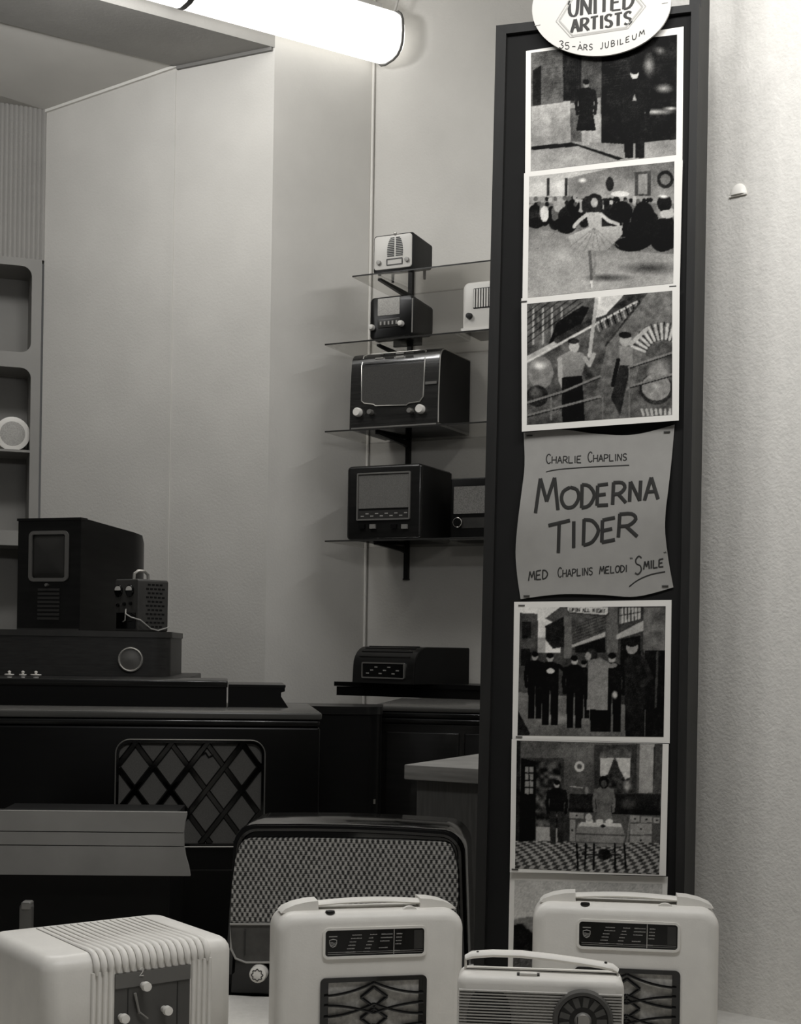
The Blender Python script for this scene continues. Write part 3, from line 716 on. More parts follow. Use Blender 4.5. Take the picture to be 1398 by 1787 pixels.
# television
T, w = spot('television', 30, 139.5, 1050, 5.46, zt2, R(-20), 'dark wooden television with upright grey screen and slatted speaker panel', 'television', None, 'r')
h = T.px(139.5, 904)[1]; d = 0.50
front = [(0, 0), (w, 0), (w, h), (0, h)]
b_sc = 0.86
rings = [[(x, 0.0, z) for x, z in front], [(x, 0.03, z) for x, z in front]]
for y, zt_, ins in ((d * 0.80, h * 0.945, 0.0), (d * 0.93, h * 0.93, 0.004), (d, h * 0.86, 0.015)):
    rings.append([(ins, y, 0.0), (w - ins, y, 0.0), (w - ins, y, zt_), (ins, y, zt_)])
T.part('cabinet', MB().loft(rings), dark_wood, smooth=30)
T.part('top_edge', MB().box(-0.003, w + 0.003, -0.006, 0.04, h - 0.008, h + 0.002), dark_wood)
a0, a1 = T.px(51, 1015), T.px(121, 926)
cx, cz, sw, sh = (a0[0] + a1[0]) / 2, (a0[1] + a1[1]) / 2, a1[0] - a0[0], a1[1] - a0[1]
T.part('screen_mask', frame_ring(sw, sh, 0.022, 0.014, -0.008, 0.004, cx, cz, 8), mat('mask_grey', 105, 0.35))
rings = []
for k in range(6):
    a = R(15 * k + 5); rings.append(rr((sw - .026) * math.cos(a), (sh - .026) * math.cos(a), 0.02 * math.cos(a), 6, cx, cz, -0.016 * math.sin(a) + 0.004))
T.part('picture_tube', MB().loft(rings), screen_m, label='curved grey screen')
for k in range(8):
    z = T.px(85, 1029 + 7.2 * k)[1]; x0, x1 = T.px(67, 1050)[0], T.px(104, 1050)[0]
    T.part('speaker_slat', MB().box(x0, x1, -0.006, 0.002, z - 0.0045, z + 0.0045), mat('slat_walnut', 58, 0.4))
x, z = T.px(83, 1021); T.part('tuning_knob', MB().lathe([(0.001, -0.014), (0.006, -0.013), (0.007, 0)], 'y', (x, 0, z), 10), brass)
T.part('base_strip', MB().box(0.004, w - 0.004, -0.003, 0.3, 0, 0.008), mid_wood)
# measuring amplifier beside the television
T, w = spot('meter_box', 200, 241, 1050, 5.42, zt2, R(-40), 'small metal meter box with two round dials and perforated side beside the television', 'instrument', None, 'r')
h = T.px(241, 1010)[1]; d = T.sx(294, 1050, w)[0]; 
T.part('case', rprism(w, h, 0.010, 0, d, w / 2, h / 2, 0.005, 0.005), mat('hammered_grey', 66, 0.45, 0.1, 60))
cut = mat('cut_black', 8, 0.8)
rows = 11
for r_ in range(rows):
    for c in range(5):
        y = d * (0.30 + 0.13 * c) + (0.0 if r_ % 2 else d * 0.055); z = h * (0.10 + 0.80 * r_ / (rows - 1))
        if y + 0.016 > d - 0.01: continue
        T.part('vent_slot', MB().box(w - 0.002, w + 0.0012, y - 0.0065, y + 0.0065, z - 0.0035, z + 0.0035), cut)
for px in (207.5, 227):
    x, z = T.px(px, 1031)
    rim = T.part('dial_rim', MB().lathe([(0.021, -0.006), (0.024, -0.003), (0.024, 0.002)], 'y', (x, 0, z), 20), bakelite)
    T.part('dial_face', MB().loft([[(x + 0.017 * math.cos(R(a)), -0.0075, z + 0.004 + 0.014 * math.sin(R(a))) for a in range(-10, 191, 20)], [(x + 0.017 * math.cos(R(a)), -0.005, z + 0.004 + 0.014 * math.sin(R(a))) for a in range(-10, 191, 20)]]), ivory_d, rim, label='pale dial face')
x0, x1 = T.px(204, 1060)[0], T.px(237, 1060)[0]
T.part('lower_panel', MB().box(x0, x1, -0.002, 0.002, 0.012, h * 0.36), bakelite)
for px, py in ((207, 1056), (218, 1054), (229, 1053)):
    x, z = T.px(px, py); T.part('socket', MB().lathe([(0.001, -0.009), (0.006, -0.008), (0.007, 0)], 'y', (x, 0, z), 10), bakelite)
T.part('handle', MB().tube([(w * 0.6, d * 0.16 , h - .004), (w * 0.6, d * 0.17, h + 0.022), (w * 0.6, d * 0.3, h + 0.034), (w * 0.6, d * 0.5, h + 0.034), (w * 0.6, d * 0.62, h + 0.02), (w * 0.6, d * 0.63, h - .004)], 0.006, 8), chrome)
wht = mat('cable_white', 165, 0.5)
pt = [T.px(217, 1063, -0.012), T.px(219, 1071, -0.02), T.px(228, 1077, -0.025)]
pts = [(a, y, b) for (a, b), y in zip(pt, (-0.004, -0.02, -0.024))] + [(w + 0.015, 0.0, h * 0.22), (w + 0.014, d * 0.35, h * 0.06), (w + 0.012, d * 0.60, 0.006), (w + 0.014, d * 0.95, 0.02)]
T.part('cable', MB().tube(pts, 0.0028, 6), wht)
pts = [(pt[1][0], -0.02, pt[1][1]), (T.px(226, 1083)[0], -0.022, T.px(226, 1083)[1]), (T.px(219, 1085)[0], -0.012, T.px(219, 1085)[1])]
T.part('cable', MB().tube(pts, 0.0022, 6), wht)
# low cabinet with the grey curved flap
T, w = spot('low_cabinet', -40, 327, 1530, 3.55, FLOOR, R(3), 'low dark cabinet with grey seamed flap ending in a curved edge', 'cabinet', None, 'r')
zt = T.px(250, 1416)[1]; zb = T.px(250, 1529)[1]
T.part('cabinet_body', MB().box(0.0, w - 0.05, 0.06, 0.42, 0.0, zt - 0.03), black_wood, smooth=0)
edge = [(332, 1527), (329, 1512), (324, 1495), (321, 1475), (320.5, 1455), (323, 1435), (327, 1420), (325, 1415)]
xs = [T.px(a, b) for a, b in edge]
seams = [zb, T.px(160, 1476)[1], T.px(160, 1452)[1], zt]
def edge_x(z):
    for (xa, za), (xb, z2) in zip(xs, xs[1:]):
        if za <= z <= z2: return lerp(xa, xb, (z - za) / max(z2 - za, 1e-6))
    return xs[0][0] if z < xs[0][1] else xs[-1][0]
for za, zb_ in zip(seams, seams[1:]):
    zs_ = np.linspace(za + 0.0012, zb_ - 0.0012, 7)
    pr = [(0.0, za + 0.0012)] + [(edge_x(z), z) for z in zs_] + [(0.0, zb_ - 0.0012)]
    T.part('flap_board', MB().loft([[(x, y, z) for x, z in pr] for y in (0.0, 0.016)]), grey_panel, smooth=0)
T.part('flap_backing', MB().box(0.0, min(edge_x(z) for z in seams) - 0.02, 0.016, 0.06, seams[0] + .003, seams[-1] - 0.003), black_wood, smooth=0)
# glints on the deck, imitated by small white dishes added there
for px, lab, r in ((12, 'small white saucer lying nearest the photo\'s left edge on the deck', 0.016), (36, 'small white saucer built as a dish in the middle of the three on the deck', 0.012), (59, 'small white saucer built as a dish farthest from the left edge on the deck', 0.018)):
    p = deckT.p + deckT.ax * deckT.px(px, 1187)[0] + deckT.ay * 0.05; p.z = deck_z
    s_ = Thing('glint', p, 0, lab, 'dish', 'small white glints built as dishes on the long deck')
    s_.part('dish', MB().lathe([(r * 0.5, 0), (r * 0.55, 0.004), (r, 0.010), (r * 0.94, 0.012), (r * 0.5, 0.006), (0.001, 0.0055)], 'z', (0, 0, 0), 18), mat('glint_white', 215, 0.25))
    s_.part('knob', MB().lathe([(0.005, 0.005), (0.004, 0.016), (0.006, 0.02), (0.001, 0.023)], 'z', (0, 0, 0), 10), mat('glint_white', 215, 0.25))
# round white speaker in the niche
p = at(22, 776, 1); zz_ = pE.z + zsh
a_, b_ = ray(22, 752)
c, _ = on_line(22, 752, (pE.x + nE.x * -0.06, pE.y + nE.y * -0.06), (dE.x, dE.y))
T = Thing('round_speaker', (c.x, c.y, zz_), yawE, 'round white drum-shaped speaker standing in the niche unit', 'loudspeaker')
rad = T.px(22, 727)[1] / 2
T.part('drum', MB().lathe([(rad * 0.80, 0.0), (rad, 0.004), (rad, 0.02), (rad * 0.96, 0.14), (rad * 0.5, 0.15)], 'y', (0, 0, rad), 28), ivory_d)
T.part('grille_disc', MB().lathe([(0.001, -0.004), (rad * 0.6, -0.003), (rad * 0.72, -0.001), (rad * 0.72, 0.006)], 'y', (0, 0, rad), 28), cloth_l)
# upright grey holder at the back of the display floor
p = on_z(44, 1640, 0.0); p.y = 2.86; p.x = ray(44, 1600)[0] * 2.86
T = Thing('metal_holder', (p.x - 0.0125, p.y, 0), R(0), 'small upright grey metal holder behind the ivory clock radio', 'holder')
h = T.px(44, 1574)[1]
T.part('upright_plate', rprism(0.026, h - 0.012, 0.006, 0, 0.02, 0.0125, h / 2, 0.004, 0.004), mat('dull_metal', 85, 0.4, metal=0.4))
T.part('cap', rprism(0.02, 0.016, 0.004, -0.002, 0.022, 0.0135, h - 0.008, 0.003), mat('dull_metal_cap', 110, 0.35, metal=0.4))
T.part('foot_bar', MB().box(-0.16, 0.03, 0.0, 0.03, 0, 0.004), mat('dull_metal', 85, 0.4))

# ================================================================== WINDOW DISPLAY
# large bakelite radio with woven grille
T, w = spot('bakelite_radio', 391, 824, 1600, 2.68, 0.0, R(-6), 'large black bakelite radio with woven grille behind the cream portable', 'radio')
h = T.px(600, 1441)[1]; d = 0.21
def trap(w0, w1, h, r, n=8, cx=0.0, z0=0.0, y=0.0, bow=0.0):    # upright trapezium with rounded top corners, slightly bowed sides
    left, right = [], []
    pts = [(cx - w0 / 2 + 0.004, z0), (cx + w0 / 2 - 0.004, z0), (cx + w0 / 2, z0 + 0.004)]
    for k in range(1, 7):
        t = k / 7; pts.append((cx + lerp(w0, w1, t) / 2 + bow * math.sin(PI * t), z0 + (h - r) * t))
    for k in range(n + 1):
        a = R(90 * k / n); pts.append((cx + w1 / 2 - r + r * math.cos(a), z0 + h - r + r * math.sin(a)))
    for k in range(1, 4):
        t = k / 4; pts.append((cx + (w1 / 2 - r) * (1 - 2 * t), z0 + h + 0.004 * math.sin(PI * t)))
    for k in range(n + 1):
        a = R(90 + 90 * k / n); pts.append((cx - w1 / 2 + r + r * math.cos(a), z0 + h - r + r * math.sin(a)))
    for k in range(6, 0, -1):
        t = k / 7; pts.append((cx - lerp(w0, w1, t) / 2 - bow * math.sin(PI * t), z0 + (h - r) * t))
    pts.append((cx - w0 / 2, z0 + 0.004))
    return [(x, y, z) for x, z in pts]
cx = w / 2
W0, W1 = w, w * 0.945
rings = [trap(W0 - .026, W1 - .03, h - .016, .035, cx=cx, y=0.012), trap(W0 - .014, W1 - .016, h - .008, .04, cx=cx, y=0.001), trap(W0 - .004, W1 - .004, h - .002, .044, cx=cx, y=0.004),
         trap(W0, W1, h, .046, cx=cx, y=0.014), trap(W0, W1 + .002, h + .001, .047, cx=cx, y=d * .8), trap(W0 - .02, W1 - .02, h - .008, .05, cx=cx, y=d * .97), trap(W0 - .05, W1 - .05, h - .024, .04, cx=cx, y=d)]
T.part('case', MB().loft(rings), bakelite)
T.part('front_lip', MB().tube(trap(W0 - .018, W1 - .018, h - .010, .040, cx=cx, y=0.007)[3:-1], 0.0075, 8), bakelite)
x0, z0 = T.px(403, 1607); x1, z1 = T.px(800, 1466)
clp = [T.px(a, b) for a, b in ((402, 1610), (795, 1612), (800, 1560), (799, 1520), (793, 1490), (786, 1474), (776, 1470), (700, 1466), (600, 1464), (520, 1463), (436, 1463), (426, 1466), (418, 1476), (411, 1500), (405, 1545))]
T.part('grille_cloth', MB().loft([[(x, -0.001, z) for x, z in clp], [(x, 0.014, z) for x, z in clp]]), weave_m, smooth=0)
dlp = [T.px(a, b) for a, b in ((402, 1612), (795, 1614), (795, 1650), (788, 1668), (770, 1678), (430, 1679), (412, 1672), (404, 1655))]
dl = T.part('dial_glass', MB().loft([[(x, -0.002, z) for x, z in dlp], [(x, 0.014, z) for x, z in dlp]]), mat('brown_dial', 70, 0.2, 0.2, 40), smooth=0)
T.part('dial_rim', MB().tube([(x, -0.0035, z) for x, z in dlp], 0.0022, 6, closed=True), mat('cream_rim', 150, 0.4), dl)
x, z = T.px(428, 1640); T.part('dial_pointer', MB().box(x - .0008, x + .0008, -0.0045, -0.002, z - .028, z + .02), ink_dark, dl)
for px in (453, 745):
    x, z = T.px(px, 1697)
    kb = T.part('knob', MB().lathe([(0.001, -0.022), (0.011, -0.022), (0.0155, -0.019), (0.0165, -0.012), (0.0165, 0.004)], 'y', (x, 0, z), 24), ivory_d, label='ivory knob')
    T.part('knob_star', MB().tube([(x + (0.0098 + 0.0014 * math.cos(8 * R(a))) * math.cos(R(a)), -0.0222, z + (0.0098 + 0.0014 * math.cos(8 * R(a))) * math.sin(R(a))) for a in range(0, 360, 8)], 0.0009, 5, closed=True), ink_dark, kb)

# ---- cream portables
def portable(px_l, px_r, Y, yaw, label):
    T, w = spot('portable_radio', px_l, px_r, 1640, Y, 0.0, yaw, label, 'radio', 'cream portable radios in the window')
    w = 0.297; h = 0.250; d = 0.095
    T.part('case', rprism(w, h, (0.02, 0.02, 0.030, 0.030), 0.0, d, w / 2, h / 2, 0.016, 0.02, 8, 4), cream)
    # dial window
    cx, cz = w * 0.515, h - 0.046
    rim = T.part('dial_bezel', frame_ring(0.164, 0.048, 0.009, 0.004, -0.0025, 0.002, cx, cz), cream)
    dl = T.part('dial_glass', rprism(0.158, 0.042, 0.006, -0.001, 0.004, cx, cz), dial_black)
    zt_, zb = cz + 0.021, cz - 0.021
    ex = T.part('emblem', MB().tube([(cx - 0.066 + 0.0056 * sx, -0.0016, cz + 0.001 + 0.0068 * sz) for sx, sz in ((-1, .6), (-1, -.1), (-.7, -.7), (0, -1), (.7, -.7), (1, -.1), (1, .6), (0, .8))], 0.0007, 5, closed=True), ink_dim, dl)
    for k in range(3): T.part('emblem_wave', MB().tube([(cx - 0.066 + 0.0044 * (i / 3 - 1), -0.0016, cz - 0.001 - 0.002 * (k - 1) + 0.0008 * math.sin(i * 1.1)) for i in range(7)], 0.0004, 4), ink_dim, dl)
    T.part('emblem_caption', MB().box(cx - 0.0725, cx - 0.0595, -0.0016, -0.0008, cz + 0.0098, cz + 0.0112), ink_dim, dl)
    rs = random.Random(3)
    for row in range(6):
        z = zt_ - 0.009 - row * 0.0052
        for c, (x0, ln) in enumerate(((-0.036 - 0.002 * row, 0.016), (-0.008 - 0.002 * row, 0.011), (0.010 - 0.001 * row, 0.017), (0.034 - 0.0006 * row, 0.010))):
            if rs.random() < 0.12: continue
            l = ln * rs.uniform(0.6, 1.0); x = cx + x0
            mb = MB(); s = x
            while s < x + l:                       # small illegible station names
                q = rs.uniform(0.0011, 0.0022); mb.box(s, s + q, -0.0016, -0.0008, z - 0.0007, z + rs.uniform(0.0004, 0.0009)); s += q + 0.0005
            T.part('station_name', mb, ink_dim, dl, smooth=0)
    for k in range(2): T.part('scale_line', MB().box(cx - 0.074, cx + 0.076, -0.0016, -0.0008, zb + 0.004 + 0.0028 * k, zb + 0.0044 + 0.0028 * k), ink_dim, dl, smooth=0)
    T.part('end_panel', MB().box(cx + 0.062, cx + 0.076, -0.0016, -0.0006, zb + 0.009, zt_ - 0.004), dial_dark, dl, smooth=0)
    T.part('dial_pointer', MB().box(cx + 0.0295, cx + 0.0302, -0.0018, -0.0008, zb + 0.002, zt_ - 0.001), ink_white, dl, smooth=0)
    # grille
    gx, gw, gt, gb = w * 0.512, 0.168, h - 0.099, 0.028
    gz, gh = (gt + gb) / 2, gt - gb
    T.part('grille_frame', frame_ring(gw, gh, 0.008, 0.007, -0.003, 0.004, gx, gz), bakelite)
    cl = T.part('speaker_cloth', MB().box(gx - gw / 2 + .005, gx + gw / 2 - .005, -0.0005, 0.004, gb + .005, gt - .005), mat('portable_cloth', 170, 0.85, 0.25, 150), smooth=0)
    T.part('grille_side', MB().box(gx - gw / 2 + .004, gx - gw / 2 + .0125, -0.0025, 0.002, gb + .003, gt - .003), bakelite, cl, smooth=0)
    T.part('grille_side', MB().box(gx + gw / 2 - .0125, gx + gw / 2 - .004, -0.0025, 0.002, gb + .003, gt - .003), bakelite, cl, smooth=0)
    pitch = 0.0325; hx = gw / 2 - 0.006
    for k in range(4):
        zc_ = gt - 0.031 - k * pitch
        if zc_ - 0.02 < gb: break
        dm_ = [(0, 0.0145), (0.0195, 0), (0, -0.0145), (-0.0195, 0)]
        mb = MB()
        for (a, b), (a2, b2) in zip(dm_, dm_[1:] + dm_[:1]): mb.tube([(gx + a * 1.06, -0.003, zc_ + b * 1.06), (gx + a2 * 1.06, -0.003, zc_ + b2 * 1.06)], 0.0028, 6)
        T.part('grille_diamond', mb, bakelite, cl)
        for sx in (-1, 1):
            for (z_out, z_in) in ((0.0045, 0.0225), (-0.0105, -0.0245)):
                pts = []
                for i in range(11):
                    t = i / 10; x = gx + sx * (hx * (1 - t)); zz_ = zc_ + lerp(z_out, z_in, t ** 1.9)
                    pts.append((x, -0.0042, zz_))
                T.part('grille_bar', MB().tube(pts, 0.0023, 6), bakelite, cl)
    # handle: two mounts and a slightly arched strap
    hs = []
    for sx in (-1, 1):
        pr = [(-0.001, 0), (0.058, 0), (0.052, 0.006), (0.036, 0.0125), (0.016, 0.0165), (0.0, 0.0175)]
        x_in = w * 0.505 - sx * -0.084
        pts = [(w * 0.505 + sx * (0.082 + a), b) for a, b in pr]
        T.part('handle_mount', MB().loft([[(x, y, h - 0.003 + z) for x, z in pts] for y in (0.028, 0.034, 0.061, 0.067)]), cream, smooth=50)
    st = []
    for k in range(15):
        t = k / 14; st.append((w * 0.505 + lerp(-0.086, 0.086, t), 0.0475, h + 0.0070 + 0.0042 * math.sin(PI * t)))
    T.part('handle_strap', MB().tube(st, 0.01, 10, [(0.0150, 0.0042)] * 15), cream)
    T.part('strap_button', MB().lathe([(0.008, 0), (0.007, 0.003), (0.001, 0.004)], 'z', (w * 0.505 - 0.066, 0.012, h - 0.001), 12), black_metal)
    T.part('thumb_wheel', MB().lathe([(0.016, -0.004), (0.016, 0.004)], 'y', (w * 0.505 + 0.062, 0.02, h - 0.011), 20), cream)
    return T
portable(483, 806, 2.165, R(13), 'cream portable radio standing before the black bakelite radio')
portable(929, 1256, 2.30, R(-7), 'cream portable radio at the foot of the photo board, behind the small transistor set')

# ---- small ribbed radio with round dial
T, w = spot('transistor_radio', 797, 1090, 1750, 1.95, 0.0, R(-5), 'small ribbed cream radio with big round dial and raised carrying handle', 'radio')
h = T.px(940, 1706)[1]; d = 0.075
T.part('case', rprism(w, h, 0.014, 0.002, d, w / 2, h / 2, 0.012, 0.016, 8, 4), cream)
zr = T.px(850, 1729)[1]; nr = 34; pitch = 0.0041
for k in range(nr):
    z = zr - k * pitch
    if z < 0.02: break
    T.part('front_rib', MB().loft([[(x, -0.0005 - 0.0016, z - 0.0011), (x, -0.0005 - 0.0016, z + 0.0007), (x, 0.004, z + 0.0014), (x, 0.004, z - 0.0018)] for x in (0.003, w - 0.003)]), mat('rib_cream', 178, 0.5), smooth=0)
x0, x1 = T.px(815, 1740)[0], T.px(893, 1740)[0]
xm, hw = (x0 + x1) / 2, (x1 - x0) / 2
for k in range(0, nr, 1):
    z = zr - (k + 0.5) * pitch - 0.001
    if z < 0.03 or k < 0: continue
    dz = (z - (zr - 0.045)) / 0.047
    if abs(dz) >= 1: continue
    a = hw * math.sqrt(max(0, 1 - dz * dz)) ** 0.55
    T.part('speaker_slot', MB().box(xm - a, xm + a, -0.0012, 0.003, z - 0.0011, z + 0.0011), black_metal, smooth=0)
cx, cz = T.px(1017, 1779); R0 = abs(T.px(1070, 1779)[0] - cx)
dr = T.part('dial_ring', MB().lathe([(R0 * 0.80, -0.007), (R0 * 0.84, -0.0105), (R0 * 0.95, -0.010), (R0, -0.006), (R0, 0.004)], 'y', (cx, 0, cz), 48), mat('dial_ring_grey', 78, 0.35))
T.part('dial_disc', MB().lathe([(R0 * 0.30, -0.0085), (R0 * 0.80, -0.0085), (R0 * 0.80, 0.0)], 'y', (cx, 0, cz), 48), mat('dial_disc_dark', 34, 0.3), dr)
for a in range(-58, 250, 28):
    if False: pass
    b = R(a); rm = R0 * 0.62
    T.part('dial_window', MB().loft([[(cx + (rm + u * 0.0068) * math.cos(b) - v * 0.0034 * math.sin(b), y, cz + (rm + u * 0.0068) * math.sin(b) + v * 0.0034 * math.cos(b)) for u, v in ((-1, -1), (1, -1.25), (1, 1.25), (-1, 1))] for y in (-0.0095, -0.0083)]), mat('dial_window_grey', 84, 0.4), dr, smooth=0)
T.part('centre_knob', MB().lathe([(0.001, -0.0135), (R0 * 0.22, -0.0135), (R0 * 0.28, -0.010), (R0 * 0.30, -0.004)], 'y', (cx, 0, cz), 32), mat('knob_silver', 150, 0.3, metal=0.5), dr)
T.part('knob_notch', MB().box(cx - R0 * .2, cx - R0 * .17, -0.0142, -0.012, cz - R0 * .16, cz + R0 * .16), black_metal, dr, smooth=0)
x, z = T.px(922, 1709)
sw = T.part('band_switch', MB().box(x - 0.0155, x + 0.0155, 0.010, 0.022, h - 0.003, h + 0.0012), dial_dark)
T.part('switch_slider', eb_box(x - 0.012, x + 0.012, 0.009, 0.02, h - 0.001, h + 0.0035, 0.001), cream, sw)
T.part('top_groove', MB().box(0.012, w - 0.006, d * 0.5, d * 0.5 + 0.003, h - 0.001, h + 0.0006), mat('groove_dark', 60, 0.6), smooth=0)
xa, za = T.px(813, 1669, d / 2); xb, zb = T.px(1077, 1690, d / 2)
for x, z in ((xa, za), (xb, zb)):
    T.part('handle_arm', MB().tube([(x, d / 2, h - 0.014), (x, d / 2, z + .001)], 0.0018, 8), chrome)
    T.part('arm_pivot', MB().lathe([(0.0045, -0.003), (0.0045, 0.003)], 'x', (x, d / 2, h - 0.006), 12), chrome)
pts = []
for px, py in ((813, 1667), (824, 1662), (860, 1659.5), (910, 1661), (960, 1666.5), (1010, 1673.5), (1050, 1680), (1068, 1684), (1078, 1690)):
    a, b = T.px(px, py + 4, d / 2); pts.append((a, d / 2, b))
T.part('handle_strap', MB().tube(pts, 0.005, 10, [(0.009, 0.0035)] + [(0.011, 0.0050)] * 7 + [(0.009, 0.0035)]), cream)
for px, py in ((834, 1661), (1057, 1679.5)):
    a, b = T.px(px, py, d / 2); T.part('strap_rivet', MB().lathe([(0.0022, 0), (0.0018, 0.0012), (0.0004, 0.0016)], 'z', (a, d / 2 - 0.004, b + 0.0005), 10), dial_dark)

# ---- ivory clock radio, corner towards the window
T, w = spot('clock_radio', 78, 411, 1700, 2.07, 0.0, R(37), 'ivory clock radio with ribbed top and dark clock panel at the left', 'clock radio')
h = T.px(80, 1676)[1]; d = 0.255
rings = []
def irr(ins, z): return [(x, y + d / 2, z) for x, _, y in rr(w - 2 * ins, d - 2 * ins, 0.028 - ins * .5, 6, w / 2, 0)]
er = 0.022
rings = [irr(0.006, 0.0), irr(0.0, 0.008), irr(0.0, h - er)]
for a in (20, 40, 60, 75, 90): rings.append(irr(er * (1 - math.cos(R(a))), h - er + er * math.sin(R(a))))
T.part('case', MB().loft(rings), ivory, smooth=50)
xl, xR = w * 0.235, w * 0.855; nrib = 17
pitch = (xR - xl) / nrib; rad = pitch * 0.46
for k in range(nrib):
    x = xl + (k + 0.5) * pitch
    pts = [(x, d - 0.03, h + 0.001), (x, er * 1.3, h + 0.001)] + [(x, er - er * math.sin(R(a)) - 0.002 * math.sin(R(a)), h - er + er * math.cos(R(a)) + .001) for a in (15, 35, 55, 75, 90)] + [(x, -0.001, h - er - 0.010)]
    rads = [0.2 * rad] + [rad] * (len(pts) - 2) + [0.35 * rad]
    T.part('top_rib', MB().tube(pts, rad, 8, [(a, min(a, 0.0030)) for a in rads]), ivory, smooth=60)
for x0 in (xl - 0.004, xR - 0.034):
    for k in range(4):
        T.part('side_flute', MB().tube([(x0 + 0.0045 + k * 0.0095, 0.0, 0.01), (x0 + 0.0045 + k * 0.0095, 0.0, h - er - 0.006)], 0.0036, 8), ivory, smooth=60)
px0, px1 = xl + 0.036, xR - 0.036
T.part('clock_panel', MB().box(px0, px1, -0.0015, 0.004, 0.02, h - er - 0.012), mat('clock_panel_grey', 74, 0.35, 0.1, 20), smooth=0)
T.part('panel_head', MB().box(px0, px1, -0.0035, 0.004, h - er - 0.034, h - er - 0.012), mat('clock_head_grey', 100, 0.35), smooth=0)
x, z = T.px(245, 1695)                              # pale numeral on the panel head
def stroke_pts(pts, r): return MB().tube(pts, r, 5)
T.part('numeral', stroke_pts([(x - .003, -0.004, z + .004), (x, -0.004, z + .006), (x + .003, -0.004, z + .004), (x + .002, -0.004, z), (x - .003, -0.004, z - .006), (x + .0035, -0.004, z - .006)], 0.0008), ink_white)
xm = (px0 + px1) / 2
for sx in (-0.33, 0.33): T.part('panel_groove', MB().box(xm + sx * (px1 - px0) - .0008, xm + sx * (px1 - px0) + .0008, -0.0022, 0.0, 0.02, h - er - 0.036), ink_dark, smooth=0)
for px, py in ((254, 1721), (291, 1763), (216, 1777)):
    x, z = T.px(px, py, -0.012)
    T.part('setting_knob', MB().lathe([(0.001, -0.020), (0.0068, -0.0195), (0.0075, -0.012), (0.0055, -0.009), (0.005, 0.0)], 'y', (x, 0, z), 16), ivory_d, label='small ivory knob')
xa, za = T.px(233, 1732); xb, zb = T.px(241, 1768); xc, zc2 = T.px(255, 1776)
T.part('clock_hand', MB().tube([(xa, -0.005, za), (xb, -0.005, zb)], 0.0018, 6, [0.0022, 0.0016]), mat('hand_pale', 135, 0.4))
T.part('clock_hand', MB().tube([(xb - .002, -0.006, zb + .004), (xc, -0.006, zc2)], 0.0014, 6), mat('hand_pale', 135, 0.4))

# ================================================================== PHOTO BOARD
BP = at(1050, 900, 2.50); BYAW = R(-22)
bax = Vector((math.cos(BYAW), math.sin(BYAW), 0))
bl, _ = on_line(828, 1767, (BP.x, BP.y), (bax.x, bax.y))
T = Thing('photo_board', (bl.x, bl.y, 0.0), BYAW, 'tall dark framed display board covered with photographs', 'display board')
BT = T
def fl(pts_px, y0, y1):                             # slab between local depths y0, y1 with a pixel-traced outline, foot on the display floor
    pts = [T.px(a, b) for a, b in pts_px]; pts = [(x, max(z, 0.0)) for x, z in pts]
    return MB().loft([[(x, y0, z) for x, z in pts], [(x, y1, z) for x, z in pts]])
T.part('panel', fl([(830, 1790), (1190, 1790), (1220, 12), (871, 50)], 0.0, 0.02), board_m, smooth=0)
T.part('frame_strip', fl([(827, 1790), (845, 1790), (886, 60), (868.5, 48)], -0.009, 0.022), frame_m, smooth=0)
T.part('frame_strip', fl([(868.5, 48), (886, 62), (1208, 24), (1222, 10)], -0.009, 0.022), frame_m, smooth=0)
T.part('frame_strip', fl([(1176, 1790), (1192, 1790), (1222, 10), (1208, 24)], -0.009, 0.022), frame_m, smooth=0)
T.part('support_post', fl([(1168, 1790), (1189, 1790), (1224, -260), (1203, -260)], 0.024, 0.105), frame_m, smooth=0)

